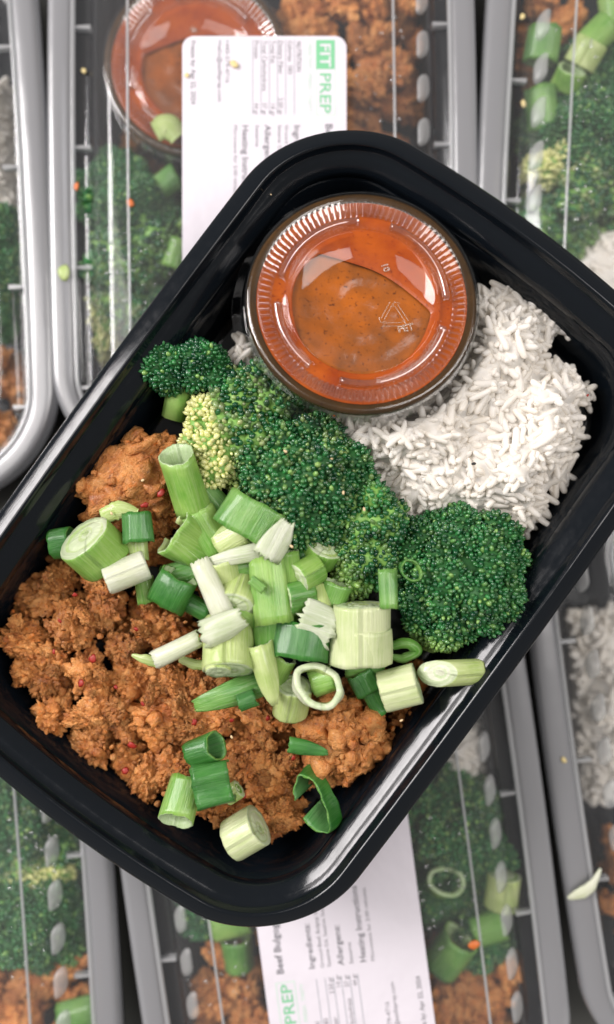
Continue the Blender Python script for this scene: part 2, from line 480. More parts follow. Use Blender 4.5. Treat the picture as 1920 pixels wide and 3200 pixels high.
# ------------------------------------------------------------------ trays and lids
TRAY_PROFILE = [(0.019, -0.0400), (0.0165, -0.0385), (0.0150, -0.030), (0.0134, -0.0095), (0.0095, -0.0075), (0.0015, -0.0072),
                (0.0004, -0.0070), (0.0000, -0.0062), (0.0001, -0.0036), (0.0004, -0.0028), (0.0010, -0.0021), (0.0022, -0.00145), (0.0038, -0.00075), (0.0050, -0.00025),
                (0.0057, 0.0), (0.0062, -0.0002), (0.0066, -0.0010), (0.0072, -0.0024), (0.0080, -0.0032), (0.0090, -0.0036), (0.0095, -0.0039),
                (0.0126, -0.0062), (0.0130, -0.0069), (0.0132, -0.0085), (0.0136, -0.0180), (0.0141, -0.0290), (0.0146, -0.0318), (0.0158, -0.0335), (0.0185, -0.0341)]
V, F = loft(TRAY_PROFILE, True, True)
ME_TRAY = make_mesh("tray_shell", V, F, M['black'])
tc = (-0.0016, -0.0050)
TRAY_ROT = math.radians(-36.08)
tray = empty("meal_tray", (tc[0], tc[1], RIM_Z - 0.040), TRAY_ROT)
obj("shell", ME_TRAY, tray, (0, 0, 0.040))
tag(tray, "glossy black open tray of beef, broccoli and rice lying across the lidded ones", "tray")

LID_Z = 0.043
LID_BAND = [(0.0016, -0.0075), (0.0, -0.0070), (-0.0008, -0.0030), (-0.0004, 0.0004), (0.0006, 0.0014), (0.0022, 0.0017), (0.0066, 0.0017), (0.0078, 0.0012), (0.0084, 0.0002)]
LID_CLEAR = [(0.0084, 0.0002), (0.0092, -0.0012), (0.0100, -0.0018), (0.0140, -0.0018), (0.0150, -0.0006), (0.0165, 0.0012), (0.0225, 0.0050), (0.0242, 0.0056), (0.0300, 0.0058), (0.0310, 0.0058), (0.034, 0.0056)]
V, F = loft(LID_BAND); ME_BAND = make_mesh("lid_band", V, F, M['lid_frost'])
V, F = loft(LID_CLEAR, False, True); ME_LID = make_mesh("lid_sheet", V, F, M['lid_clear'])
ring = np.column_stack([outline(0.0300), np.full(len(outline(0)), 0.0062)])
V, F = wire(ring, 0.00055, 8, True); ME_RIDGE = make_mesh("panel_ridge", V, F, M['lid_ridge'])
ring = np.column_stack([outline(0.0089), np.full(len(outline(0)), 0.0009)])
V, F = wire(ring, 0.0009, 8, True); ME_BEAD = make_mesh("groove_bead", V, F, M['lid_ridge'])
# rib: small upright web across the groove, swollen at one end
V, F = box(-0.0026, 0.0030, -0.00050, 0.00050, -0.0018, 0.0006)
V[V[:, 0] > 0, 1] *= 1.7; ME_RIB = make_mesh("rib", V, F, M['lid_ridge'], smooth=False)
# pad: leaf-shaped frosted bump standing in for a light reflection on the slope
def leaf_glint():
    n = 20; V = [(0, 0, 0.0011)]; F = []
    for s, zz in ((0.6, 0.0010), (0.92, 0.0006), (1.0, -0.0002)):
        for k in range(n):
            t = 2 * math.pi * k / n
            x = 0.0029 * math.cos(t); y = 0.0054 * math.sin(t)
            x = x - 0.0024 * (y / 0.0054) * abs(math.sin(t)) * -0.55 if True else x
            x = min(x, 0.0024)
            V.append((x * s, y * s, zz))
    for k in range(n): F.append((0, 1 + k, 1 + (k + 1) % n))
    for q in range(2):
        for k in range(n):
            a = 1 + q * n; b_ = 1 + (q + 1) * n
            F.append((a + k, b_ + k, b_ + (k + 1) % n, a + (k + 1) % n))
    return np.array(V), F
V, F = leaf_glint(); ME_GLINT = make_mesh("pad", V, F, M['lid_glint'])

def side_points(inset, step, phase, n_side):
    """points and outward angles evenly spaced along the long sides of the outline"""
    out = outline(inset); res = []
    b_lim = HB - CR * 0.75
    for sgn in (1, -1):
        ys = np.arange(-b_lim + phase, b_lim, step)
        for y in ys:
            a = HA - inset
            x = a * (1 - 0.0020 / HA * (y / HB) ** 2)
            slope = -2 * a * 0.0020 / HA * y / HB ** 2
            res.append((sgn * x, y, sgn, math.atan(slope) * sgn))
    return res
def make_container(px, py, rot, label, glints=(1, 1)):
    c = P(px, py, LID_Z)
    root = empty("meal_container", (c[0], c[1], 0.0), math.radians(rot))
    obj("tray", ME_TRAY, root, (0, 0, 0.0412))
    lid = obj("lid", ME_LID, root, (0, 0, LID_Z))
    obj("rim_band", ME_BAND, lid); obj("panel_ridge", ME_RIDGE, lid); obj("groove_bead", ME_BEAD, lid)
    for x, y, s, a in side_points(0.0122, 0.0435, 0.008, 0):
        mt = Matrix.Translation((x, y, 0)) @ Matrix.Rotation((math.pi if s > 0 else 0) - a * s * s * (1 if s > 0 else 1), 4, 'Z')
        obj("rib", ME_RIB, lid, mat=mt)
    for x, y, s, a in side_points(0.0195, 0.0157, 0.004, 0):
        if not glints[0 if s < 0 else 1]: continue
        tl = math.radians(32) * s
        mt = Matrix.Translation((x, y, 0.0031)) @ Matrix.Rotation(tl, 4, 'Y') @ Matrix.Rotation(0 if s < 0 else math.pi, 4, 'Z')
        obj("lid_glint", ME_GLINT, lid, mat=mt)
    tag(root, label, "meal container", "lidded meal containers set out on the counter")
    return root
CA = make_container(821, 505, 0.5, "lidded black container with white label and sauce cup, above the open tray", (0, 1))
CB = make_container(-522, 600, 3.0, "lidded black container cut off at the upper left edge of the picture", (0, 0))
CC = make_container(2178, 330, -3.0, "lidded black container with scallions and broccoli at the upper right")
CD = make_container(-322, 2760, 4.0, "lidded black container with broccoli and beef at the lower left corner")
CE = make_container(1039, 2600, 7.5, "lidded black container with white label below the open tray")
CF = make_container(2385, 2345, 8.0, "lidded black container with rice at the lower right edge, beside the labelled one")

# ------------------------------------------------------------------ label stickers
LT = 0.041e-3         # metres per layout unit
LW, LL = 1415 * LT, 2440 * LT
def sticker(parent, lx, ly, rot, label):
    """lx, ly: where the start corner lies on the lid; text runs along local +X, lines stack towards -Y"""
    n = 8; r_ = 0.0042; pts = []
    for cx, cy, a0 in ((LL - r_, -r_, 0), (r_, -r_, 90), (r_, -LW + r_, 180), (LL - r_, -LW + r_, 270)):
        for k in range(n + 1):
            t = math.radians(a0 + 90 * k / n); pts.append((cx + r_ * math.cos(t), cy + r_ * math.sin(t)))
    m_ = len(pts)
    V = [(x, y, 0) for x, y in pts] + [(x, y, 0.00022) for x, y in pts]
    F = [tuple(range(m_, 2 * m_))] + [(j, (j + 1) % m_, m_ + (j + 1) % m_, m_ + j) for j in range(m_)]
    s = obj("label_sticker", make_mesh("label_sticker", V, F, M['paper'], smooth=False), parent,
            mat=Matrix.Translation((lx, ly, LID_Z + 0.0074)) @ Matrix.Rotation(rot, 4, 'Z'))
    s["label"] = label
    return s
ZT = 0.00030
def text(parent, s, body, t, start, cap, mat, width=None, bold=0.0, name="lettering"):
    cu = bpy.data.curves.new("lettering", 'FONT'); cu.body = body
    cu.size = cap * LT / 0.70; cu.offset = bold * cap * LT; cu.resolution_u = 2
    tmp = bpy.data.objects.new("lettering_source", cu); COL.objects.link(tmp)
    dg = bpy.context.evaluated_depsgraph_get(); dg.update()
    me = bpy.data.meshes.new_from_object(tmp.evaluated_get(dg)); me.name = "lettering"
    bpy.data.objects.remove(tmp); me.materials.clear(); me.materials.append(mat)
    co = np.array([v.co[:] for v in me.vertices])
    k = 1.0
    if width and len(co): k = width * LT / (co[:, 0].max() - co[:, 0].min())
    return obj(name, me, s, mat=Matrix.Translation((start * LT, -(t + cap * 0.5) * LT, ZT)) @ Matrix.Diagonal((k, 1, 1, 1)))
def rect(s, s0, s1, t0, t1, mat, z, name):
    V, F = box(s0 * LT, s1 * LT, -t1 * LT, -t0 * LT, z - 0.00005, z)
    return obj(name, make_mesh(name, V, F, mat, smooth=False), s)
def print_label(s):
    rect(s, 35, 285, 100, 262, M['ink_green'], 0.00028, "logo_box")
    text(s, s, "FIT", 181, 60, 92, M['paper'], 200, 0.02).location.z = 0.00034
    for a in ((285, 685, 96, 102), (285, 685, 256, 262), (679, 685, 102, 256)):
        rect(s, *a, M['ink_pale'], 0.00028, "logo_outline")
    text(s, s, "PREP", 181, 312, 96, M['ink_green'], 345, 0.015)
    text(s, s, "HEALTHY . FRESH . TASTY", 315, 60, 32, M['ink_pale'], 590)
    text(s, s, "NUTRITION", 410, 45, 40, M['ink'], 260, 0.01)
    for t, a, v in ((485, "Calories  583", None), (565, "Dietary Fiber", "2.50 gr"), (632, "Total Fat", "14 gr"), (705, "Total Carbohydrate", "57 gr"), (775, "Protein", "44 gr")):
        text(s, s, a, t, 38, 38, M['ink'])
        if v: text(s, s, v, t, 685 - 22 * len(v), 38, M['ink'], 21 * len(v))
    for t in (450, 525, 596, 665, 738, 808):
        rect(s, 30, 675, t - 4, t + 3, M['ink2'], 0.00028, "rule_line")
    text(s, s, "443-579-4716", 1025, 62, 36, M['ink'], 340)
    text(s, s, "hello@eatfitprep.com", 1090, 62, 36, M['ink'], 500)
    for t in (1025, 1090): rect(s, 36, 54, t - 12, t + 12, M['ink2'], 0.00028, "contact_icon")
    text(s, s, "Freeze by: Apr 22, 2024", 1318, 38, 40, M['ink'], 545, 0.015)
    text(s, s, "Beef Bulgogi", 150, 755, 60, M['ink'], 450, 0.03)
    text(s, s, "Ingredients:", 425, 765, 52, M['ink'], 390, 0.02)
    text(s, s, "Ground Beef, Bulgogi Sauce, Broccoli, Rice,", 515, 765, 31, M['ink'], 900)
    text(s, s, "Sesame Oil, Sesame Seeds, Scallions", 575, 765, 31, M['ink'], 760)
    text(s, s, "Allergens:", 678, 765, 52, M['ink'], 350, 0.02)
    text(s, s, "Sesame", 768, 765, 32, M['ink'], 185)
    text(s, s, "Heating Instructions", 870, 765, 54, M['ink'], 660, 0.02)
    text(s, s, "Microwave for 2:00 minutes.", 955, 765, 32, M['ink'], 640)
zt = LID_Z + 0.0078
ca = P(821, 505, LID_Z); p = D(840, 88, zt)
sa = sticker(CA, p[0] - ca[0], p[1] - ca[1], math.radians(-90.5), "white printed label with green logo and rounded corners")
print_label(sa)
ce = P(1039, 2600, LID_Z)
# on the lower container the text reads upwards
p = D(664, 2570, zt); v = Matrix.Rotation(-math.radians(7.5), 4, 'Z') @ Vector((p[0] - ce[0], p[1] - ce[1], 0))
sb = sticker(CE, v.x, v.y, math.radians(90.0), "white printed label with green logo")
for ch in list(sa.children): copy_tree(ch, sb)

# ------------------------------------------------------------------ sauce cups
def make_cup(label, mark=True):
    root = empty("sauce_cup")
    prof = [(0.0225, -0.0300), (0.0245, -0.0292), (0.0262, -0.020), (0.0292, -0.0075), (0.0300, -0.0062), (0.0338, -0.0062), (0.0352, -0.0068)]
    V, F = lathe([(r_, z) for r_, z in prof], 96, True); obj("cup", make_mesh("cup_wall", V, F, M['cup_clear']), root)
    # sauce body
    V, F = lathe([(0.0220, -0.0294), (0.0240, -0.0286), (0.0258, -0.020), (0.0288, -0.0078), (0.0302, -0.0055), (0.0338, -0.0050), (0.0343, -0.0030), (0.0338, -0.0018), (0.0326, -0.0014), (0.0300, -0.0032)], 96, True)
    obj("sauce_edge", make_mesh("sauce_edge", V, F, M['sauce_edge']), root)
    rr = np.linspace(0.0312, 0.0004, 22)
    V, F = lathe([(r_, -0.0042 + 0.0002 * math.sin(r_ * 900)) for r_ in rr], 96, False, True)
    V[:, 2] += 0.00035 * fbm(V * 160, 3)
    obj("sauce", make_mesh("sauce", V, F, M['sauce']), root)
    # sauce clinging under the lid, with a D-shaped bubble left open
    na = 120; hole = []
    for k in range(na):
        t = 2 * math.pi * k / na
        x, y = 0.0207 * math.cos(t), 0.0207 * math.sin(t)
        lim = 0.0118 - 0.18 * x - 14.0 * max(0, x + 0.002) ** 2
        if y > lim: y = lim + (y - lim) * 0.06
        hole.append((x * (1 + 0.015 * math.sin(5 * t)), y - 0.0010))
    hole = np.array(hole)
    V, F = [], []
    for s_, zz in ((0.0, -0.0033), (0.06, -0.0028), (0.35, -0.0027), (0.75, -0.0026), (1.0, -0.0021)):
        for k in range(na):
            t = 2 * math.pi * k / na
            q = hole[k] * (1 - s_) + np.array([0.0312 * math.cos(t), 0.0312 * math.sin(t)]) * s_
            V.append((*q, zz))
    for q in range(4):
        for k in range(na): F.append((q * na + k, (q + 1) * na + k, (q + 1) * na + (k + 1) % na, q * na + (k + 1) % na))
    obj("clinging_sauce", make_mesh("clinging_sauce", V, F, M['sauce_smear']), root)
    # lid
    lid_prof = [(0.0392, -0.0108), (0.0387, -0.0100), (0.0362, -0.0094), (0.0353, -0.0076), (0.0351, -0.0030), (0.0347, -0.0012), (0.0340, -0.0003), (0.0331, 0.0), (0.0316, -0.0001), (0.0309, -0.0004)]
    V, F = lathe(lid_prof, 128); lid = obj("lid", make_mesh("lid_rim", V, F, M['cup_clear']), root)
    nk = 100; n = nk * 4
    def knurl(r_, t):
        w = min(1.0, max(0.0, 1.8 * (1 - abs(r_ - 0.0288) / 0.0021)))
        return 0.0017 * w * (1 if int(round(t / (2 * math.pi) * n)) % 4 in (1, 2) else 0)
    V, F = lathe([(r_, -0.0004 - (0.0309 - r_) * 0.42) for r_ in (0.0309, 0.0303, 0.0296, 0.0288, 0.0280, 0.0273, 0.0268)], n, mod=knurl)
    obj("knurled_ring", make_mesh("knurled_ring", V, F, M['cup_knurl'], smooth=False), lid)
    V, F = lathe([(0.0268, -0.00212), (0.0262, -0.0022), (0.0226, -0.0022), (0.0222, -0.0014), (0.0216, -0.0013), (0.0212, -0.0022), (0.0100, -0.0023), (0.0005, -0.0023)], 128, False, True)
    obj("lid_top", make_mesh("lid_top", V, F, M['cup_clear']), lid)
    for a0, a1 in ((10, 78), (100, 172), (190, 240), (262, 350)):
        pr = [(0.0262, -0.0023), (0.0260, -0.0010), (0.0256, -0.0006), (0.0246, -0.0006), (0.0241, -0.0010), (0.0239, -0.0023)]
        k = 28; V = []; F = []
        for i in range(k + 1):
            t = math.radians(a0 + (a1 - a0) * i / k)
            V += [(r_ * math.cos(t), r_ * math.sin(t), z) for r_, z in pr]
        for i in range(k):
            for j in range(5): F.append((i * 6 + j, i * 6 + j + 1, (i + 1) * 6 + j + 1, (i + 1) * 6 + j))
        F.append(tuple(range(6))); F.append(tuple(range(k * 6, k * 6 + 6))[::-1])
        obj("lid_rib", make_mesh("lid_rib", V, F, M['cup_knurl']), lid)
    if mark:
        # moulded recycling triangle and letters, and a small mould number
        tri = [np.array([math.cos(math.radians(a)), math.sin(math.radians(a))]) for a in (100, 220, 340)]
        for i in range(3):
            a, b_ = tri[i] * 0.0050, tri[(i + 1) % 3] * 0.0050
            a, b_ = a + (b_ - a) * 0.10, a + (b_ - a) * 0.78
            nrm = np.array([-(b_ - a)[1], (b_ - a)[0]]); nrm /= np.linalg.norm(nrm)
            parts = []
            for k in (-1, 1):
                q0, q1 = a + nrm * 0.0005 * k, b_ + nrm * 0.0005 * k
                parts.append(wire([(*q0, -0.0021), (*((q0 + q1) / 2), -0.0021), (*q1, -0.0021)], 0.00011, 5))
            d_ = (b_ - a) / np.linalg.norm(b_ - a)
            parts.append(wire([(*(b_ + nrm * 0.0012), -0.0021), (*(b_ + d_ * 0.0012), -0.0021), (*(b_ - nrm * 0.0012), -0.0021)], 0.00011, 5))
            V, F = merge(parts)
            obj("recycling_arrow", make_mesh("recycling_arrow", V, F, M['cup_mark']), lid, mat=Matrix.Translation((0.0098, -0.0030, 0)))
        for body, x, y, size, rot in (("PET", 0.0118, -0.0078, 0.0030, 20), ("10", 0.0040, 0.0125, 0.0028, -60)):
            cu = bpy.data.curves.new("moulded_letters", 'FONT'); cu.body = body; cu.size = size; cu.fill_mode = 'NONE'
            cu.bevel_depth = 0.00011; cu.bevel_resolution = 1; cu.resolution_u = 3
            tmp = bpy.data.objects.new("letters_source", cu); COL.objects.link(tmp)
            dg = bpy.context.evaluated_depsgraph_get(); dg.update()
            me = bpy.data.meshes.new_from_object(tmp.evaluated_get(dg)); bpy.data.objects.remove(tmp)
            me.materials.clear(); me.materials.append(M['cup_mark'])
            obj("moulded_letters", me, lid, mat=Matrix.Translation((x, y, -0.0021)) @ Matrix.Rotation(math.radians(rot), 4, 'Z'))
    tag(root, label, "sauce cup", "lidded sauce cups")
    return root
CUP_C = D(877, 722, 0.0985)
cup = make_cup("clear lidded cup of orange sauce in the open black tray")
cup.matrix_world = Matrix.Translation(CUP_C) @ Matrix.Rotation(math.radians(-8), 4, 'X') @ Matrix.Rotation(math.radians(2), 4, 'Y') @ Matrix.Rotation(math.radians(-8), 4, 'Z')
cup2 = copy_tree(cup); cup2["label"] = "clear lidded cup of orange sauce inside the upper labelled container"
q = D(472, 148, 0.0405)
cup2.matrix_world = Matrix.Translation(q) @ Matrix.Rotation(math.radians(30), 4, 'Z')

# ------------------------------------------------------------------ broccoli
def fib(n):
    i = np.arange(n) + 0.5
    ph = np.arccos(1 - 2 * i / n); th = math.pi * (1 + 5 ** 0.5) * i
    return np.column_stack([np.cos(th) * np.sin(ph), np.sin(th) * np.sin(ph), np.cos(ph)])
# a bud: little egg, pointed at the tip
bV, bF = ico(1)
BUD_V = bV.copy(); BUD_V[:, :2] *= (1 - 0.28 * np.clip(BUD_V[:, 2:3], 0, 1)); BUD_F = bF
def floret_meshes(lobes, sub_r=0.0042, bud=0.00078, seed=1, pale=None, pale_col=(0.70, 0.70, 0.29), zcut=-0.35, spacing=2.15, core='core', gap=1.55):
    """lobes: [(centre mm xyz, radius mm)]; pale: function(points) -> 0..1 yellow amount"""
    r = np.random.default_rng(seed)
    L = [(np.array(c) / 1000, q / 1000) for c, q in lobes]
    subs = []
    for i, (c, R) in enumerate(L):
        n = int(4 * math.pi * R * R / (sub_r * gap) ** 2) + 4
        d = fib(n); d = d + r.normal(0, 0.10, d.shape); d /= np.linalg.norm(d, axis=1, keepdims=True)
        p = c + d * (R - sub_r * 0.75) + d * r.normal(0, 0.0007, (len(d), 1)) + r.normal(0, 0.0004, d.shape)
        ok = d[:, 2] > zcut
        for j, (c2, R2) in enumerate(L):
            if j != i: ok &= np.linalg.norm(p - c2, axis=1) > R2 - sub_r * 0.9
        for q in p[ok]: subs.append((q, sub_r * r.uniform(0.75, 1.22)))
    SCn = np.array([s[0] for s in subs]); SR = np.array([s[1] for s in subs])
    locs, nrms, grp = [], [], []
    for i in range(len(subs)):
        n = int(4 * math.pi * SR[i] ** 2 / (bud * spacing) ** 2 * 1.15)
        d = fib(n); d = d + r.normal(0, 0.07, d.shape); d /= np.linalg.norm(d, axis=1, keepdims=True)
        p = SCn[i] + d * SR[i]
        near = np.where(np.linalg.norm(SCn - SCn[i], axis=1) < SR[i] + SR.max())[0]
        ok = d[:, 2] > -0.45
        for j in near:
            if j != i: ok &= np.linalg.norm(p - SCn[j], axis=1) > SR[j] * 0.97
        for c2, R2 in L: ok &= np.linalg.norm(p - c2, axis=1) > R2 - sub_r * 1.5
        locs.append(p[ok]); nrms.append(d[ok]); grp.append(np.full(ok.sum(), i))
    locs = np.concatenate(locs); nrms = np.concatenate(nrms); grp = np.concatenate(grp)
    n = len(locs)
    jit = nrms + r.normal(0, 0.25, nrms.shape)
    Rm = frames(jit, r.uniform(0, 6.28, n))
    s = bud * r.uniform(0.62, 1.32, n)
    S = np.column_stack([s * r.uniform(0.85, 1.15, n), s * r.uniform(0.85, 1.15, n), s * r.uniform(1.15, 1.9, n)])
    V, F = scatter(BUD_V, BUD_F, locs, Rm, S)
    gcol = r.uniform(0, 1, len(subs))
    k = np.clip(0.5 * r.uniform(0, 1, n) ** 2 + 0.35 * gcol[grp] + 0.10 * fbm(locs * 90, 2), 0, 1)[:, None]
    dark = np.array([[0.005, 0.050, 0.020]]); lite = np.array([[0.045, 0.245, 0.058]])
    c = dark * (1 - k) + lite * k
    odd = r.uniform(0, 1, n) < 0.02
    c[odd] = np.array([0.22, 0.40, 0.10])
    if pale is not None:
        y = np.clip(pale(locs * 1000) + r.normal(0, 0.18, n), 0, 1)[:, None]
        c = c * (1 - y) + np.array([pale_col]) * y * r.uniform(0.75, 1.1, (n, 1))
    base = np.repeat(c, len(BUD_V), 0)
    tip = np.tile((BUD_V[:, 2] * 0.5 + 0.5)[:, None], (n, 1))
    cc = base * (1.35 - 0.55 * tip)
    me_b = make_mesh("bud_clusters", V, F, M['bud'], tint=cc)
    cv, cf = merge([(ico(2)[0] * SR[i] * 0.93 + SCn[i], ico(2)[1]) for i in range(len(subs))] + [(ico(3)[0] * (R - sub_r * 0.9) + c, ico(3)[1]) for c, R in L])
    me_c = make_mesh("crown_core", cv, cf, M[core])
    return me_b, me_c
def stalk_mesh(path, radii, n=14, seed=0):
    pts = np.asarray(path, float) / 1000; V, F = [], []
    for i in range(len(pts)):
        a = pts[max(i - 1, 0)]; b_ = pts[min(i + 1, len(pts) - 1)]; t = (b_ - a) / np.linalg.norm(b_ - a)
        R = frames(t[None], np.zeros(1))[0]
        for j in range(n):
            q = 2 * math.pi * j / n
            rr_ = radii[i] / 1000 * (1 + 0.10 * math.sin(3 * q + i + seed))
            V.append(pts[i] + R @ np.array([rr_ * math.cos(q), rr_ * math.sin(q), 0]))
    for i in range(len(pts) - 1):
        for j in range(n): F.append((i * n + j, i * n + (j + 1) % n, (i + 1) * n + (j + 1) % n, (i + 1) * n + j))
    F.append(tuple(range(n))[::-1]); F.append(tuple(range((len(pts) - 1) * n, len(pts) * n)))
    return make_mesh("stalk", V, F, M['stalk'])
def make_floret(loc, lobes, stalks, label, group=None, **kw):
    root = empty("broccoli_floret", loc)
    b_, c_ = floret_meshes(lobes, **kw)
    crown = obj("crown", c_, root)
    obj("bud_clusters", b_, crown, kind="stuff")
    for i, (pth, rad) in enumerate(stalks): obj("stalk", stalk_mesh(pth, rad, seed=i), root)
    tag(root, label, "broccoli", group)
    return root
GB = "broccoli florets in the open tray"
f1 = make_floret(D(452, 892, 0.084), [((-6, 0, 0), 7.0), ((3, 1, 0.5), 7.2), ((8.5, -2.5, -1), 6), ((-9.5, 1.5, -1), 5)],
    [([(-5, -14, -8), (-3, -7, -5), (0, 0, -2)], [4.0, 4.2, 5])],
    "small broccoli floret with thick pale stalk, nearest the tray's upper left wall", GB, seed=3, sub_r=0.0034, bud=0.00072)
f2 = make_floret(D(600, 985, 0.0835), [((6, 4, 0), 9.5), ((-3, 3, 0), 8.5), ((-6, -7, 1), 9.0), ((2, -9, 2), 8.5), ((-13, -3, 0), 6.0), ((-12, -11, 1), 6.0), ((-9, -18, 2), 5.2)],
    [([(-10, -16, -9), (-6, -8, -6), (0, 0, -3)], [4, 4.5, 6])],
    "broccoli floret with a yellow opened patch, touching the sauce cup", GB, seed=5, sub_r=0.0038, bud=0.00092, spacing=2.1, core='core_light', gap=1.75,
    pale=lambda p: sstep(-p[:, 0] * 0.95 - p[:, 1] * 0.42, 6.0, 13.5) * 1.05)
f3 = make_floret(D(722, 1168, 0.0845), [((0, 0, 0), 17.5), ((11, 1, -1), 12.5), ((-9, 5, -2), 12.5), ((3, -9, -1), 12.5), ((4, 9, -2), 12)],
    [([(-8, -16, -12), (-4, -8, -8), (0, 0, -4)], [5, 6, 8])],
    "largest broccoli floret, dark green dome in the middle of the tray", GB, seed=8, sub_r=0.0048, bud=0.00076, gap=1.7,
    pale=lambda p: sstep(-p[:, 0] - p[:, 1] * 0.1, 15.5, 21) * 0.8, pale_col=(0.45, 0.55, 0.16))
f4 = make_floret(D(893, 1295, 0.0845), [((1, 5, 0), 10.5), ((-2, -4, -0.5), 9.5), ((-5, -12, -2), 7.5), ((3, -9, -2), 7.0)],
    [([(-9, -8, -9), (-4, -4, -6), (0, 0, -3)], [4, 4.5, 6])],
    "loose broccoli floret with pale budded edge between the two big dark ones", GB, seed=11, sub_r=0.0036, bud=0.00086, spacing=2.15, core='core_light', gap=1.8,
    pale=lambda p: sstep(-p[:, 0] * 0.75 - p[:, 1] * 0.62, 6, 15) * 0.75, pale_col=(0.30, 0.47, 0.12))
f5 = make_floret(D(1118, 1392, 0.083), [((0, 0, 0), 17.5), ((7, 6, -2), 13.5), ((-8, 6, -2), 12.5), ((8, -7, -2), 13), ((-6, -9, -2), 13.5), ((-1, 11, -3), 11), ((-13, 9, -3), 8)],
    [([(-10, -24, -10), (-7, -16, -8), (0, 0, -6)], [3.2, 4, 9]), ([(-4, -25, -9), (-3, -17, -8), (0, -4, -5)], [2.2, 2.8, 6])],
    "round dark broccoli floret against the lower right wall, below the rice", GB, seed=14, sub_r=0.0044, bud=0.00072, gap=1.7,
    pale=lambda p: sstep(-p[:, 1] + p[:, 0] * -0.25, 17.5, 23) * 0.6, pale_col=(0.28, 0.47, 0.11))

# ------------------------------------------------------------------ rice
def grain(seed):
    r = np.random.default_rng(seed)
    L, R_ = 3.9, 1.10; n = 8; prof = [(-1, 0.22), (-0.95, 0.58), (-0.78, 0.88), (-0.3, 1.0), (0.25, 0.98), (0.72, 0.86), (0.94, 0.56), (1, 0.2)]
    V, F = [], []; bend = r.uniform(-0.45, 0.45)
    for t, q in prof:
        for j in range(n):
            a = 2 * math.pi * j / n
            V.append((R_ * q * math.cos(a) * 1.06 + bend * t * t, R_ * q * math.sin(a) * 0.92, L * t))
    for i in range(len(prof) - 1):
        for j in range(n): F.append((i * n + j, i * n + (j + 1) % n, (i + 1) * n + (j + 1) % n, (i + 1) * n + j))
    return np.array(V) / 1000, np.array(F)
GR = [grain(i) for i in range(5)]
ME_GRAIN = [make_mesh("rice_grain", v, f, M['rice']) for v, f in GR]
def rice_mound(name, poly, floor, height, edge, label, singles, seed, spacing=0.0026, limit=None, layers=3, group=None):
    r = np.random.default_rng(seed)
    cxy = np.asarray(poly)[:, :2].mean(0)
    root = empty(name, (cxy[0], cxy[1], floor))
    def hgt(p):
        sd = poly_sd(p, poly)
        h = floor + height * 0.50 + height * 0.50 * sstep(sd, -0.001, edge) + 0.0042 * fbm(np.column_stack([p[:, :2] * 80, np.full(len(p), seed)]), 3) * sstep(sd, 0, 0.006)
        if limit is not None: h = np.minimum(h, limit(p))
        return h
    # body under the grains: one lumpy skin with a skirt down to the floor
    pa = np.asarray(poly)[:, :2]; lo, hi = pa.min(0) - 0.001, pa.max(0) + 0.001; stp = 0.0011
    xs = np.arange(lo[0], hi[0], stp); ys = np.arange(lo[1], hi[1], stp)
    G = np.array([(x, y) for y in ys for x in xs]); sdg = poly_sd(G, poly)
    hg = hgt(G) + 0.0004 + 0.0007 * fbm(np.column_stack([G * 420, np.full(len(G), seed)]), 3)
    hg = np.where(sdg < 0.0006, floor - 0.001, hg)
    nx_ = len(xs); F = []
    for j in range(len(ys) - 1):
        for i in range(nx_ - 1):
            q = (j * nx_ + i, j * nx_ + i + 1, (j + 1) * nx_ + i + 1, (j + 1) * nx_ + i)
            if max(sdg[k] for k in q) > 0.0006: F.append(q)
    V = np.column_stack([G - cxy, hg - floor])
    obj("rice_body", make_mesh("rice_body", V, np.array(F), M['rice']), root)
    P3, N3 = [], []
    for k in range(layers):
        p = sample_poly(poly, spacing * (1.0 if k else 1.15), seed * 10 + k)
        sink = 0.0012 * sstep(fbm(np.column_stack([p * 110, np.full(len(p), seed + 40)]), 2), 0.0, 0.5)
        h = hgt(p) - 0.0006 * k + r.normal(0, 0.0007, len(p)) + 0.0002 - sink
        a = r.uniform(0, 2 * math.pi, len(p))
        # neighbours lie roughly alike: patches share a direction
        a = a * 0.35 + 3.1 * fbm(np.column_stack([p * 60, np.full(len(p), seed + 5 + k)]), 2)
        e = np.clip(r.normal(0, 0.33, len(p)), -1.0, 1.0)
        P3.append(np.column_stack([p, h])); N3.append(np.column_stack([np.cos(a) * np.cos(e), np.sin(a) * np.cos(e), np.sin(e)]))
    P3 = np.concatenate(P3); N3 = np.concatenate(N3)
    # stray grains round the outline
    order = np.argsort(-(P3[:, 2] + r.normal(0, 0.0012, len(P3))))
    n1 = min(singles, len(order))
    pick = order[:n1]; rest = order[n1:]
    for i in pick:
        R = frames(N3[i:i + 1], np.array([r.uniform(0, 6)]))[0]; s = r.uniform(0.82, 1.12)
        mt = Matrix.Translation(P3[i] - np.array([*cxy, floor])) @ Matrix([list(R[0]) + [0], list(R[1]) + [0], list(R[2]) + [0], [0, 0, 0, 1]]) @ Matrix.Scale(s, 4)
        obj("rice_grain", ME_GRAIN[int(r.integers(5))], root, mat=mt)
    parts = []
    for q in range(5):
        sel = rest[q::5]
        if not len(sel): continue
        s = r.uniform(0.8, 1.1, (len(sel), 1)) * np.ones((1, 3))
        parts.append(scatter(GR[q][0], GR[q][1], P3[sel] - np.array([*cxy, floor]), frames(N3[sel], r.uniform(0, 6, len(sel))), s))
    V, F = merge(parts)
    obj("rice_grains", make_mesh("rice_grains", V, F, M['rice']), root, kind="stuff")
    tag(root, label, "rice", group)
    return root
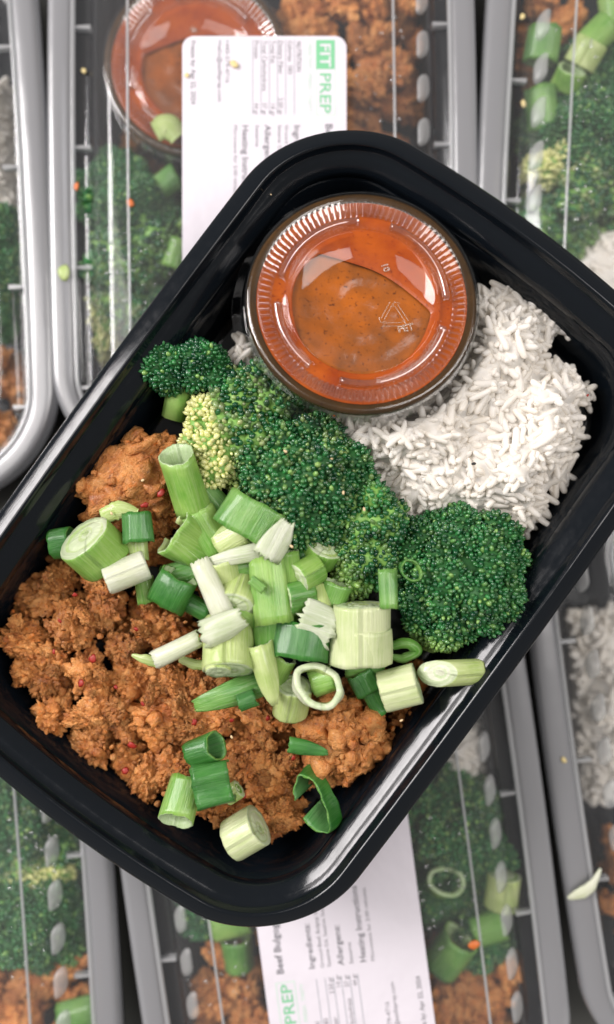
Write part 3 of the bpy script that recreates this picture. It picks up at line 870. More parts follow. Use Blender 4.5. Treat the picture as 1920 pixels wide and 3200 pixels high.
rp = [(1150, 700), (1215, 680), (1285, 705), (1300, 672), (1335, 730), (1365, 760), (1400, 775), (1345, 805), (1322, 855), (1375, 868), (1405, 905), (1455, 945), (1412, 988), (1432, 1040), (1398, 1085), (1388, 1165), (1338, 1185), (1330, 1258), (1262, 1305),
      (1215, 1270), (1130, 1275), (960, 1265), (870, 1140), (760, 1070), (640, 950), (540, 880), (545, 850), (590, 800), (700, 780), (880, 760)]
RP = np.array([D(x, y, 0.080) for x, y in rp])
def under_cup(p):
    d_ = np.linalg.norm(p[:, :2] - CUP_C[None, :2] - np.array([[0.0, 0.001]]), axis=1)
    return np.where(d_ < 0.034, 0.0655 + 0.0 * d_, 0.0655 + (d_ - 0.034) * 4.0)
rice_mound("rice_portion", RP, FLOOR_Z, 0.029, 0.016, "mound of white steamed rice beside the sauce cup in the open tray", 300, 2, limit=under_cup, layers=2)

# ------------------------------------------------------------------ ground beef
def billow(p_, oct=4, gain=0.55):
    s, a = 0, 1.0
    for k in range(oct):
        s = s + a * (np.abs(vnoise(p_ * (2.1 ** k) + 11.7 * k)) * 2 - 0.62); a *= gain
    return s
def crumble_mesh(seed, nubs=40, low=0.30, mid=0.20, fine=0.10, sub=2, name="beef_crumble", mat='beef', flat=True):
    """clump of browned mince: lumpy torn body with creases, small bits clinging to it (unit radius)"""
    r = np.random.default_rng(seed)
    V0, F0 = ico(5)
    el = np.array([1.0, r.uniform(0.62, 1.0), r.uniform(0.55, 0.85)]) if flat else np.array([1.0, 0.95, 0.9])
    def rad(d): return 0.90 + low * fbm(d * 1.3 + seed * 7.1, 2) + mid * billow(d * 2.3 + seed * 3.3, 3)
    V = V0 * (rad(V0) + fine * billow(V0 * 8.5 + seed, 3, 0.6))[:, None] * el
    parts = [(V, F0)]
    d = fib(nubs) + r.normal(0, 0.35, (nubs, 3)); d /= np.linalg.norm(d, axis=1, keepdims=True)
    nv, nf = ico(sub)
    R = frames(r.normal(0, 1, (nubs, 3)), r.uniform(0, 6, nubs)); base = rad(d)
    for i in range(nubs):
        s = 0.07 + 0.17 * r.uniform(0, 1) ** 2.2
        e = r.uniform(0.5, 1.6, 3)
        w = nv * (1 + 0.5 * billow(nv * 1.7 + i * 3.3 + seed, 3))[:, None] * s * e
        parts.append((w @ R[i].T + d[i] * base[i] * el * r.uniform(0.93, 1.05), nf))
    V, F = merge(parts)
    V = V + 0.022 * np.column_stack([vnoise(V * 17 + 3), vnoise(V * 17 + 31), vnoise(V * 17 + 57)])
    return make_mesh(name, V, F, M[mat])
ME_CR = [crumble_mesh(40 + i, nubs=(30, 45, 60)[i % 3], low=(0.38, 0.30, 0.25)[i % 3], mid=(0.24, 0.20, 0.16)[i % 3], fine=0.12) for i in range(14)]
def clump_obj(name, me, loc, sx, sy, sz, rz, label, group=None, tilt=0):
    o = obj(name, me, mat=Matrix.Translation(loc) @ Matrix.Rotation(rz, 4, 'Z') @ Matrix.Rotation(tilt, 4, 'X') @ Matrix.Diagonal((sx, sy, sz, 1)))
    tag(o, label, "ground beef", group)
    return o
clump_obj("beef_clump", crumble_mesh(3, 130, 0.14, 0.10, 0.045, name="beef_clump", mat='beef_big', flat=False), D(328, 1158, 0.078), 0.0178, 0.0135, 0.0115, math.radians(38), "smooth pressed clump of beef at the left wall above the scallion chunk")
clump_obj("beef_clump", crumble_mesh(91, 150, 0.12, 0.12, 0.09, name="beef_clump", mat='beef_big', flat=False), D(830, 1775, 0.0785), 0.0138, 0.0140, 0.0135, math.radians(10), "big rounded orange brown beef clump just below the white scallion ring")
GBEEF = "loose beef crumbles in the open tray"
def beef_label(x, y):
    """which stretch of the pile a crumble lies in, told by what is beside it"""
    px, py = 960 + x * F_PX / (CAM_Z - 0.076), 1600 - y * F_PX / (CAM_Z - 0.076)
    px, py = px / K, py / K
    if px > 930: return "ragged brown beef crumble below the pale green-edged cylinder by the lower right wall"
    if px > 640 and py < 1900: return "ragged brown beef crumble around the white scallion ring and rounded clump"
    if py > 1780 and px > 380: return "ragged brown beef crumble around the lower group of dark green scallions"
    if px > 440: return "ragged brown beef crumble round the striped leaf above the lower scallion group"
    if py < 1480: return "ragged brown beef crumble below the cream stalk and large light green chunk"
    if px < 170: return "ragged brown beef crumble in the tray's left corner"
    return "ragged brown beef crumble in the open stretch left of the large pale bulb"
beef_poly = [(15, 1500), (60, 1415), (140, 1350), (250, 1370), (300, 1420), (420, 1440), (520, 1560), (640, 1600), (760, 1640), (900, 1640), (1030, 1640), (1010, 1740), (985, 1800), (920, 1860), (730, 1900), (725, 1985), (655, 2025), (560, 1990), (480, 1985),
             (370, 1940), (320, 1900), (280, 1840), (190, 1830), (180, 1770), (100, 1720), (70, 1640), (30, 1570)]
BP = np.array([D(x, y, 0.076) for x, y in beef_poly])
big = [(60, 1545, 58), (110, 1440, 55), (180, 1520, 62), (250, 1470, 60), (385, 1530, 72), (120, 1640, 62), (215, 1620, 50), (330, 1640, 62), (410, 1640, 62), (120, 1735, 60), (220, 1800, 62), (300, 1740, 55), (375, 1730, 62), (350, 1880, 55),
       (420, 1850, 58), (510, 1660, 62), (520, 1740, 60), (610, 1720, 58), (690, 1720, 55), (600, 1800, 52), (660, 1880, 62), (560, 1960, 62), (680, 1960, 60), (480, 1930, 50), (640, 1990, 50), (745, 1860, 45), (975, 1740, 46), (955, 1790, 40), (995, 1660, 44), (300, 1560, 45),
       (70, 1620, 42), (240, 1700, 46), (455, 1780, 46), (300, 1835, 46), (760, 1700, 46), (560, 1860, 46), (430, 1560, 44), (410, 1345, 40), (390, 1320, 34), (250, 1400, 44), (890, 1700, 44), (870, 1880, 36), (150, 1390, 36), (425, 1235, 50), (385, 1265, 44), (460, 1330, 46), (350, 1350, 42), (520, 1420, 50), (560, 1500, 46)]
r = np.random.default_rng(21)
for i, (x, y, s) in enumerate(big):
    z = 0.0725 + 0.0035 * r.uniform(-1, 1)
    q = s / 7960 * r.uniform(0.92, 1.18)
    clump_obj("beef_crumble", ME_CR[i % 14], D(x, y, z), q * r.uniform(0.9, 1.15), q * r.uniform(0.85, 1.1), q * r.uniform(0.8, 1.0), r.uniform(0, 6.28),
              beef_label(*D(x, y, z)[:2]), GBEEF, r.uniform(-0.5, 0.5))
for k, (sp, z0, s0) in enumerate(((0.0070, 0.0790, 0.0026), (0.0105, 0.0745, 0.0042), (0.0115, 0.0640, 0.0064))):
    pts = sample_poly(BP, sp, 60 + k)
    for i, (x, y) in enumerate(pts):
        if k < 2 and r.uniform() < (0.72, 0.6)[k]: continue
        q = s0 * r.uniform(0.6, 1.25)
        clump_obj("beef_crumble", ME_CR[int(r.integers(14))], (x, y, z0 + r.normal(0, 0.0014)), q * r.uniform(0.8, 1.3), q * r.uniform(0.8, 1.2), q * r.uniform(0.7, 1.0), r.uniform(0, 6.28),
                  beef_label(x, y), GBEEF, r.uniform(-0.6, 0.6))
# fine grains of mince over everything
pts = sample_poly(BP, 0.0030, 77); r2 = np.random.default_rng(78)
cv, cf = ico(1); n = len(pts)
loc = np.column_stack([pts, 0.0725 + r2.uniform(-0.006, 0.0055, n)])
V, F = scatter(cv, cf, loc, frames(r2.normal(0, 1, (n, 3)), r2.uniform(0, 6, n)), r2.uniform(0.0005, 0.0013, (n, 3)))
V = V + 0.0003 * np.column_stack([vnoise(V * 1500), vnoise(V * 1500 + 9), vnoise(V * 1500 + 19)])
o = obj("beef_crumbs", make_mesh("beef_crumbs", V, F, M['beef_fine']), kind="stuff")
tag(o, "fine brown crumbs between the beef crumbles in the open tray", "ground beef", kind="stuff")
# chili flakes and sesame
fl = [(182, 1437, 7), (225, 1590, 11), (195, 1650, 10), (320, 1800, 12), (303, 1860, 11), (235, 1400, 6), (390, 1190, 12), (350, 1220, 9), (470, 1745, 8), (430, 1880, 8), (648, 1735, 8), (740, 1770, 9), (745, 1735, 12), (770, 1750, 8), (710, 1830, 7), (345, 1700, 6), (560, 1740, 6), (500, 1700, 7), (860, 1870, 9), (690, 1690, 6), (130, 1575, 6), (330, 1520, 6), (590, 1925, 6), (800, 1720, 6), (280, 1660, 6), (145, 1500, 6)]
cvh, cfh = ico(2)
for i, (x, y, s) in enumerate(fl):
    q = s / 7960 * 1.0
    Vf = cvh * (1 + 0.55 * fbm(cvh * 1.7 + i * 5, 2))[:, None] * np.array([1, 0.7, 0.22])
    o = obj("chili_flake", make_mesh("chili_flake", Vf, cfh, M['chili']), mat=Matrix.Translation(D(x, y, 0.0838 if y > 1300 else 0.0868)) @ Matrix.Rotation(r.uniform(0, 6), 4, 'Z') @ Matrix.Rotation(r.uniform(-0.5, 0.5), 4, 'X') @ Matrix.Scale(q, 4))
    tag(o, "tiny red chili flake stuck to the ground beef", "chili flake", "chili flakes on the beef")
for i, (x, y, s, mt) in enumerate([(705, 1320, 5, 'sesame'), (800, 1110, 6, 'sesame'), (830, 1190, 5, 'sesame'), (770, 1150, 5, 'sesame'), (690, 1090, 5, 'sesame'), (880, 1230, 5, 'sesame'), (715, 1180, 4, 'sesame'), (1145, 1120, 6, 'pepper'), (970, 1740, 5, 'sesame'), (560, 1780, 5, 'sesame'), (345, 1160, 5, 'sesame'), (270, 1240, 5, 'sesame'), (428, 2010, 7, 'sesame'), (340, 940, 4, 'sesame')]):
    zz = 0.101 if (680 < x < 900 and y < 1330) else (0.090 if y < 1300 else 0.0885)
    if (x, y) == (428, 2010): zz = 0.066
    if (x, y) == (340, 940): zz = 0.074
    q = s / 7960
    Vf = cvh * np.array([1, 0.6, 0.35]) * (1 + 0.15 * fbm(cvh * 2 + i, 2))[:, None]
    o = obj("spice_speck", make_mesh("spice_speck", Vf, cfh, M[mt]), mat=Matrix.Translation(D(x, y, zz)) @ Matrix.Rotation(r.uniform(0, 6), 4, 'Z') @ Matrix.Scale(q, 4))
    if mt == 'pepper': tag(o, "single black speck lying on the white rice", "speck")
    else: tag(o, "small straw coloured seed speck scattered over the food in the tray", "speck", "seed specks on the food")

# ------------------------------------------------------------------ scallions
CUT = {'s_dark': 's_mid', 's_mid': 's_light', 's_light': 's_inner'}
def orient(pos, ang, tilt, roll):
    a, t = math.radians(ang), math.radians(tilt)
    z = Vector((math.cos(t) * math.cos(a), math.cos(t) * math.sin(a), math.sin(t)))
    up = Vector((0, 0, 1)) if abs(tilt) < 80 else Vector((-math.cos(a), -math.sin(a), 0))
    x = (up - up.dot(z) * z).normalized(); y = z.cross(x)
    m_ = Matrix(((x.x, y.x, z.x, pos[0]), (x.y, y.y, z.y, pos[1]), (x.z, y.z, z.z, pos[2]), (0, 0, 0, 1)))
    return m_ @ Matrix.Rotation(math.radians(roll), 4, 'Z')
def tube_mesh(L, rx, ry, th, arc=360, outer='s_mid', inner='s_inner', slant=(0, 0), flare=0.0, bend=0.0, wob=0.06, seed=0, crease=0.0, jag=0.11, point=0.0):
    """hollow leaf section in mm: local Z along the leaf, local X towards the viewer"""
    r = np.random.default_rng(seed); full = arc >= 359
    n = 40 if full else max(14, int(arc / 9)); m_ = 9
    th0 = np.radians(np.linspace(-arc / 2, arc / 2, n + (0 if full else 1), endpoint=not full))
    ph = r.uniform(0, 6.28, 4)
    V, flow = [], []
    nn = len(th0)
    for side in (0, 1):
        for i in range(m_):
            t = i / (m_ - 1); z = (t - 0.5) * L
            for q_ in th0:
                q = q_ * (1 - point * t ** 1.5)
                w = 1 + wob * math.sin(2 * q + ph[0] + 1.4 * t) + wob * 0.5 * math.sin(3 * q + ph[1] - 2 * t) + wob * 0.25 * math.sin(7 * q + ph[2])
                w *= 1 + flare * (t - 0.5)
                cr = crease * math.exp(-(q / 0.5) ** 2)
                a_, b_ = rx * w - cr - (th if side else 0), ry * w - (th if side else 0)
                x, y = a_ * math.cos(q), b_ * math.sin(q)
                zz = z + (slant[0] * (1 - t) + slant[1] * t) * (x / max(rx, 0.1)) + (0.16 * math.sin(5 * q + ph[3]) + r.normal(0, jag)) * (1 if i in (0, m_ - 1) else 0)
                x += bend * (t - 0.5) ** 2 * 4
                V.append((x, y, zz)); flow.append((q * max(rx, ry), z, 0))
    F, mi = [], []
    o2 = m_ * nn; lim = nn if full else nn - 1
    for i in range(m_ - 1):
        for j in range(lim):
            k = (j + 1) % nn
            F.append((i * nn + j, i * nn + k, (i + 1) * nn + k, (i + 1) * nn + j)); mi.append(0)
            F.append((o2 + i * nn + j, o2 + (i + 1) * nn + j, o2 + (i + 1) * nn + k, o2 + i * nn + k)); mi.append(1)
    for j in range(lim):
        k = (j + 1) % nn
        F.append((j, o2 + j, o2 + k, k)); mi.append(2)
        e = (m_ - 1) * nn
        F.append((e + j, e + k, o2 + e + k, o2 + e + j)); mi.append(2)
    if not full:
        for j in (0, nn - 1):
            for i in range(m_ - 1):
                q = (i * nn + j, (i + 1) * nn + j, o2 + (i + 1) * nn + j, o2 + i * nn + j)
                F.append(q if j == 0 else q[::-1]); mi.append(2)
    return make_mesh("scallion_tube", np.array(V) / 1000, F, [M[outer], M[inner], M[CUT.get(outer, 's_cut')]], mi=mi, flow=flow)
def stalk_chunk(L, rx, ry, outer='s_pale', rings=4, slant=(0, 0), wob=0.04, seed=0, core='s_light', hole=0.0):
    """solid section: concentric layers show on both cut faces"""
    r = np.random.default_rng(seed); n = 40; ph = r.uniform(0, 6.28, 4)
    V, flow, F, mi = [], [], [], []
    def ringv(t, s, dz):
        z = (t - 0.5) * L; row = []
        for j in range(n):
            q = 2 * math.pi * j / n
            k2 = 0 if s > 0.95 else s * 9
            w = s * (1 + wob * (1 + k2 * 0.25) * math.sin(2 * q + ph[0] + k2) + wob * 0.6 * math.sin(3 * q + ph[1] + 2 * k2) + wob * 0.3 * math.sin(8 * q + ph[2]))
            x, y = rx * (w * math.cos(q) + 0.22 * (1 - s) * math.cos(ph[3])), ry * (w * math.sin(q) + 0.22 * (1 - s) * math.sin(ph[3]))
            sl = slant[0] * (1 - t) + slant[1] * t
            V.append((x, y, z + sl * (x / rx) + dz + (r.normal(0, 0.07) if t in (0, 1) else 0))); flow.append((q * rx * (1 if s > 0.95 else 0.6), z + s * 6, 0)); row.append(len(V) - 1)
        return row
    def join(a, b_, m_i, flip=False):
        for j in range(n):
            k = (j + 1) % n
            f = (a[j], a[k], b_[k], b_[j]); F.append(f[::-1] if flip else f); mi.append(m_i)
    prev = None
    side = [ringv(t, 1 - (0.02 if t in (0, 1) else 0), 0) for t in (0, 0.06, 0.3, 0.5, 0.7, 0.94, 1)]
    for a, b_ in zip(side, side[1:]): join(a, b_, 0)
    for t, start, flip, dirn in ((0, side[0], True, -1), (1, side[-1], False, 1)):
        last = start
        for k in range(rings):
            s0 = 1 - (k + 0.55) / (rings + 0.3); s1 = 1 - (k + 0.80) / (rings + 0.3); s2 = 1 - (k + 1.0) / (rings + 0.3)
            a = ringv(t, s0, dirn * 0.12 * ((k % 2) * 2 - 1)); join(last, a, 1, flip)
            b_ = ringv(t, s1, -dirn * 0.22); join(a, b_, 2, flip)
            c = ringv(t, s2, dirn * 0.05); join(b_, c, 1, flip); last = c
        F.append(tuple(last) if not flip else tuple(last[::-1])); mi.append(2)
    return make_mesh("scallion_chunk", np.array(V) / 1000, F, [M[outer], M['s_cut'], M[core]], mi=mi, flow=flow)
def ribbon_mesh(path, widths, th=0.28, cup=0.15, outer='s_pale', inner='s_inner', wave=0.0, seed=0, twist=(0, 0), rag=0.10):
    """strip of leaf along a path of world points; widths in mm"""
    pts = np.asarray(path, float)
    # smooth the path
    t = np.linspace(0, len(pts) - 1, 8 * (len(pts) - 1) + 1)
    def cr(i, f):
        p0, p1, p2, p3 = pts[max(i - 1, 0)], pts[i], pts[min(i + 1, len(pts) - 1)], pts[min(i + 2, len(pts) - 1)]
        return 0.5 * ((2 * p1) + (-p0 + p2) * f + (2 * p0 - 5 * p1 + 4 * p2 - p3) * f * f + (-p0 + 3 * p1 - 3 * p2 + p3) * f ** 3)
    C = np.array([cr(min(int(x), len(pts) - 2), x - min(int(x), len(pts) - 2)) for x in t])
    W = np.interp(t, np.arange(len(widths)) * (len(pts) - 1) / (len(widths) - 1), widths) / 1000
    rg = np.random.default_rng(seed); e0 = np.convolve(rg.normal(0, 1, len(C) + 4), np.ones(3) / 3, 'same')[2:-2]; e1 = np.convolve(rg.normal(0, 1, len(C) + 4), np.ones(3) / 3, 'same')[2:-2]
    cen = C.mean(0); n = 9; V, flow = [], []; dist = 0
    m_ = len(C)
    for side in (0, 1):
        dist = 0
        for i in range(m_):
            T = C[min(i + 1, m_ - 1)] - C[max(i - 1, 0)]; T /= np.linalg.norm(T) + 1e-12
            S = np.cross((0, 0, 1.0), T); S /= np.linalg.norm(S) + 1e-12; U = np.cross(T, S)
            tw = math.radians(twist[0] + (twist[1] - twist[0]) * i / (m_ - 1))
            S, U = S * math.cos(tw) + U * math.sin(tw), U * math.cos(tw) - S * math.sin(tw)
            if i: dist += np.linalg.norm(C[i] - C[i - 1])
            for j in range(n):
                u = j / (n - 1) * 2 - 1
                h = -cup * W[i] * u * u + wave * W[i] * math.sin(u * 4.5 + i * 0.12 + seed)
                V.append(C[i] + S * W[i] * 0.5 * u * (1 + rag * (e0[i] if u < 0 else e1[i]) * abs(u)) + U * (h - side * th / 1000) - cen)
                flow.append((u * W[i] * 500, dist * 1000, 0))
    F, mi = [], []; o2 = m_ * n
    for i in range(m_ - 1):
        for j in range(n - 1):
            a = i * n + j
            F.append((a, a + n, a + n + 1, a + 1)); mi.append(0)
            F.append((o2 + a, o2 + a + 1, o2 + a + n + 1, o2 + a + n)); mi.append(1)
        for j, fl_ in ((0, False), (n - 1, True)):
            a = i * n + j; q = (a, o2 + a, o2 + a + n, a + n); F.append(q[::-1] if fl_ else q); mi.append(2)
    for i, fl_ in ((0, True), (m_ - 1, False)):
        for j in range(n - 1):
            a = i * n + j; q = (a, a + 1, o2 + a + 1, o2 + a); F.append(q if not fl_ else q[::-1]); mi.append(2)
    return make_mesh("scallion_strip", np.array(V), F, [M[outer], M[inner], M[CUT.get(outer, 's_cut')]], mi=mi, flow=flow), cen
GS = "chopped scallion pieces in the open tray"
_sd = [100]
def tube(x, y, z, ang, tilt, roll, L, rx, ry, th, label, group=GS, **kw):
    _sd[0] += 1
    o = obj("scallion_piece", tube_mesh(L, rx, ry, th, seed=_sd[0], **kw), mat=orient(D(x, y, z), ang, tilt, roll))
    return tag(o, label, "scallion", group)
def chunk(x, y, z, ang, tilt, roll, L, rx, ry, label, group=GS, **kw):
    _sd[0] += 1
    o = obj("scallion_piece", stalk_chunk(L, rx, ry, seed=_sd[0], **kw), mat=orient(D(x, y, z), ang, tilt, roll))
    return tag(o, label, "scallion", group)
def strip(path, widths, label, group=GS, **kw):
    _sd[0] += 1
    me, cen = ribbon_mesh([D(*p) for p in path], widths, seed=_sd[0], **kw)
    return tag(obj("scallion_piece", me, loc=cen), label, "scallion", group)

# upper group, beside the pressed clump
tube(448, 1168, 0.0915, 104, 22, 0, 19, 5.2, 5.6, 0.55, "long light green scallion tube with an open slanted end beside yellow buds", outer='s_light', slant=(0, -1.6))
tube(505, 1285, 0.0885, 118, 8, 0, 15, 3.6, 5.6, 0.5, "split light green leaf base continuing below the long open tube", outer='s_light', inner='s_inner', arc=230)
tube(517, 1212, 0.0855, 130, 5, 0, 11, 3, 4.2, 0.6, "mid green leaf tucked behind the long open tube", outer='s_mid', inner='s_innerdark', arc=220)
tube(608, 1252, 0.0955, 61, 2, 0, 11.2, 5.0, 9.8, 0.55, "wide striped half tube leaning on the largest floret", outer='s_mid', arc=190)
tube(668, 1300, 0.0985, 62, 4, 15, 12, 3.2, 4.4, 0.3, "torn whitish leaf shred on the wide striped half tube", outer='s_skin', inner='s_skin', arc=150, point=0.6, jag=0.5, wob=0.12)
tube(580, 1342, 0.0955, 192, -6, 0, 19, 2.6, 3.0, 0.3, "thin white curved shred below the wide striped half tube", outer='s_skin', inner='s_skin', arc=150, point=0.65, jag=0.3, bend=-1.2)
tube(462, 1308, 0.0905, 145, 30, 10, 13, 4.6, 6.4, 0.6, "wavy pale leaf with a curled cream lip below the long open tube", outer='s_light', inner='s_pale', arc=300, wob=0.20, crease=2.6)
# left group
chunk(230, 1326, 0.0905, 128, 36, 0, 11, 8.2, 8.6, "large light green scallion chunk with its cut face showing, near the left wall", outer='s_light', core='s_core', rings=2)
tube(152, 1312, 0.0835, 10, 8, 0, 6.5, 4.2, 4.6, 0.5, "dark green curled ring half hidden by the large light green chunk", outer='s_dark', inner='s_innerdark')
tube(332, 1275, 0.0935, 95, -8, 0, 9.0, 2.8, 4.7, 0.55, "square dark green half tube beside the large light green chunk", outer='s_dark', inner='s_innerdark', arc=200)
tube(335, 1330, 0.0895, 95, 0, 0, 6, 2.0, 3.2, 0.5, "pale leaf peeping out below the square dark green piece", outer='s_pale', arc=200)
strip([(245, 1250, 0.088), (285, 1232, 0.0895), (330, 1245, 0.0885)], [4.5, 6, 4], "flat pale leaf between pressed clump and large light green chunk", outer='s_pale')
chunk(306, 1383, 0.0925, 22, -8, 0, 12.6, 4.3, 4.6, "cream white scallion stalk lying under the square dark green piece", outer='s_white', core='s_pale', rings=3, slant=(0, 0.5))
tube(415, 1430, 0.0925, 62, 12, 0, 11.5, 4.4, 5.8, 0.55, "dark green bent tube open at its lower end above the beef", outer='s_dark', inner='s_inner', arc=300, slant=(1.4, 0), bend=-1.0)
tube(352, 1425, 0.0860, 100, 0, 0, 8, 2.4, 3.0, 0.6, "small light green sliver left of the bent dark tube", outer='s_light', arc=260)
tube(470, 1462, 0.0885, -28, 6, 0, 11, 3.2, 3.2, 0.5, "short dark green tube right of the bent dark tube", outer='s_dark', inner='s_innerdark')
tube(440, 1385, 0.0870, 15, 4, 0, 12, 3.2, 3.8, 0.5, "mid green tube lying behind the bent dark tube", outer='s_mid', inner='s_innerdark')
# centre group
tube(513, 1425, 0.0970, 115, -4, 10, 19, 3.6, 3.5, 0.4, "white ridged strip standing across the centre of the pile", outer='s_white', inner='s_pale', arc=170, point=0.35, jag=0.25, bend=-1.5)
tube(540, 1385, 0.0925, 100, 15, 15, 9, 4.2, 5.0, 0.5, "pale wrapped leaf right of the white ridged strip", outer='s_pale', inner='s_inner', arc=300, wob=0.1)
chunk(575, 1432, 0.0930, 75, -48, 0, 10, 5.2, 6.2, "pale chunk with oval cut face right of the white ridged strip", outer='s_pale', core='s_core', rings=2)
tube(575, 1372, 0.0905, 20, 5, 0, 11, 3.6, 4.4, 0.5, "mid green tube under the thin white shred", outer='s_mid', inner='s_inner')
tube(654, 1425, 0.0965, 98, -6, 8, 20, 2.6, 5.4, 0.5, "long light green sheet with ridges in the middle of the pile", outer='s_light', inner='s_inner', arc=190, wob=0.09)
tube(622, 1412, 0.1005, -38, 0, 0, 4.8, 0.9, 1.4, 0.3, "tiny green leaf bit lying on the long ridged sheet", outer='s_mid', inner='s_innerdark')
tube(690, 1375, 0.0925, 95, 5, 0, 11, 3.8, 4.4, 0.55, "light green tube behind the long ridged sheet", outer='s_light')
chunk(745, 1385, 0.0935, 208, 34, 0, 8.0, 4.0, 4.6, "green stub with pale oval face, upper of two beside the loose floret", outer='s_light', core='s_core', rings=1)
chunk(722, 1442, 0.0935, 190, 24, 0, 8.5, 4.4, 5.2, "green stub with pale oval face, lower of two beside the loose floret", outer='s_mid', core='s_core', rings=1)
chunk(762, 1452, 0.0905, 100, -20, 0, 8, 4.6, 5.2, "rounded creamy chunk right of the lower green stub", outer='s_pale', core='s_pale', rings=2)
chunk(772, 1338, 0.0885, 60, 40, 0, 7, 4.6, 5.6, "pale slice wedged under the largest floret", outer='s_light', core='s_pale', rings=2)
tube(716, 1355, 0.0875, 20, 5, 0, 14, 3.6, 4.2, 0.5, "dark green tube under the largest floret", outer='s_dark', inner='s_innerdark')
# big pale bulb and its neighbours
chunk(553, 1556, 0.0945, 92, -30, 0, 16, 6.4, 7.6, "large pale bulb section at the front of the pile", outer='s_pale', core='s_core', rings=2)
chunk(527, 1598, 0.0985, 95, -38, 0, 7, 3.4, 3.6, "small round heart set in the lower end of the large pale bulb", outer='s_pale', core='s_cut', rings=1)
tube(545, 1510, 0.0995, 24, 4, 0, 13, 3.8, 4.6, 0.3, "thin white skin peeling off the top of the bulb", outer='s_skin', inner='s_skin', arc=170, point=0.55, jag=0.5, wob=0.12)
tube(430, 1566, 0.0920, 26, 3, 0, 15.5, 2.8, 3.0, 0.4, "white straight strip pointing left from the large bulb", outer='s_white', inner='s_pale', arc=170, jag=0.2)
strip([(318, 1582, 0.0865), (345, 1592, 0.0880), (378, 1600, 0.0885)], [0.8, 3.0, 3.4], "pointed pale tip left of the white straight strip", outer='s_pale')
strip([(432, 1592, 0.0880), (470, 1606, 0.0895), (512, 1612, 0.0900)], [2.2, 3.2, 3.0], "narrow pale strip under the white straight strip", outer='s_pale', cup=0.3)
tube(645, 1525, 0.0925, 92, 5, 0, 11, 4.2, 4.4, 0.55, "plain mid green tube between the bulb and the dark wide half tube", outer='s_mid')
tube(726, 1548, 0.0945, 82, -8, 0, 10.5, 5.0, 8.6, 0.55, "wide dark green half tube left of the stacked pale cylinder", outer='s_dark', inner='s_inner', arc=190)
tube(764, 1506, 0.0955, 160, 6, 0, 10.5, 3.8, 5.0, 0.3, "thin crinkled fan of leaf above the wide dark half tube", outer='s_skin', inner='s_light', arc=200, jag=0.7, wob=0.2)
chunk(873, 1530, 0.0935, 90, 3, 0, 17.5, 7.4, 8.7, "thick pale cylinder with a seam round its middle beside the dark floret", outer='s_cream', core='s_pale', rings=4)
tube(870, 1560, 0.0933, 90, 3, 0, 10.4, 7.75, 9.0, 0.5, "outer pale layer round the lower half of the thick cylinder", outer='s_cream', inner='s_pale')
tube(880, 1602, 0.0855, 5, 0, 0, 12, 3.2, 4.0, 0.55, "green tube just under the thick pale cylinder", outer='s_mid', inner='s_innerdark')
tube(600, 1480, 0.0915, 150, 6, 0, 12, 4.0, 4.8, 0.5, "light green tube just above the large bulb", outer='s_light')
tube(805, 1440, 0.0900, 70, 10, 0, 9, 3.6, 4.4, 0.5, "bright green tube beside the rounded creamy chunk", outer='s_mid')
tube(560, 1300, 0.0905, 30, 10, 0, 10, 3.6, 4.4, 0.5, "pale split leaf between the wavy leaf and the wide striped half tube", outer='s_pale', arc=240)
tube(690, 1475, 0.0915, 75, 4, 0, 9, 3.4, 4.2, 0.5, "mid green tube below the lower green stub", outer='s_mid')
# ring and lower right of pile
tube(768, 1658, 0.0975, 70, 66, 0, 3.2, 6.4, 7.6, 1.9, "white scallion ring with an open centre resting on the beef", outer='s_white', inner='s_pale', wob=0.07)
tube(782, 1642, 0.0925, 20, 10, 0, 7, 3.6, 4.2, 0.55, "light green half tube seen through the white ring", outer='s_light', arc=220)
chunk(706, 1688, 0.0895, 80, 30, 0, 11, 5.2, 5.4, "pale bulb half hidden behind the white ring", outer='s_pale', core='s_core', rings=2)
tube(646, 1625, 0.0960, -76, -6, 0, 18.5, 4.0, 4.2, 0.4, "pointed light green leaf curving down left of the white ring", outer='s_pale', inner='s_inner', arc=170, point=0.85, bend=-1.0)
tube(668, 1612, 0.0905, 60, 10, 0, 9, 3.8, 4.6, 0.5, "ridged light green tube behind the pointed leaf", outer='s_light', arc=240)
tube(556, 1674, 0.0895, 200, -5, 0, 23, 3.0, 4.4, 0.4, "striped white and green leaf stretched over the beef", outer='s_mid', inner='s_inner', arc=170, point=0.7, jag=0.3, bend=-1.0)
tube(598, 1692, 0.0935, 20, 0, 0, 5.5, 1.8, 2.8, 0.6, "small mid green bit on the striped leaf", outer='s_dark', inner='s_innerdark', arc=260)
chunk(966, 1660, 0.0925, 17, 10, 0, 11.2, 5.6, 6.1, "pale cylinder with green edge near the lower right wall", outer='s_cream', core='s_core', rings=3)
tube(880, 1650, 0.0880, 118, 0, 0, 7, 2.0, 4.0, 0.5, "dull dark green leaf left of the pale cylinder", outer='s_dark', inner='s_innerdark', arc=200)
tube(906, 1692, 0.0870, 118, 0, 0, 9, 2.4, 2.8, 0.5, "dark green sliver under the pale cylinder", outer='s_dark', inner='s_innerdark', arc=260)
chunk(1108, 1624, 0.0915, 178, 22, 0, 15, 3.0, 4.1, "translucent white slanted end lying on the lower right wall", outer='s_pale', core='s_white', rings=1, slant=(0, -5.0))
tube(938, 1422, 0.0985, 92, -6, 0, 11.5, 1.6, 2.9, 0.6, "narrow mid green strip standing on the round dark floret", outer='s_mid', inner='s_innerdark', arc=190)
tube(993, 1379, 0.1015, 50, 72, 0, 1.6, 2.8, 3.7, 0.5, "tiny dark green ring lying on the round dark floret", outer='s_dark', inner='s_mid')
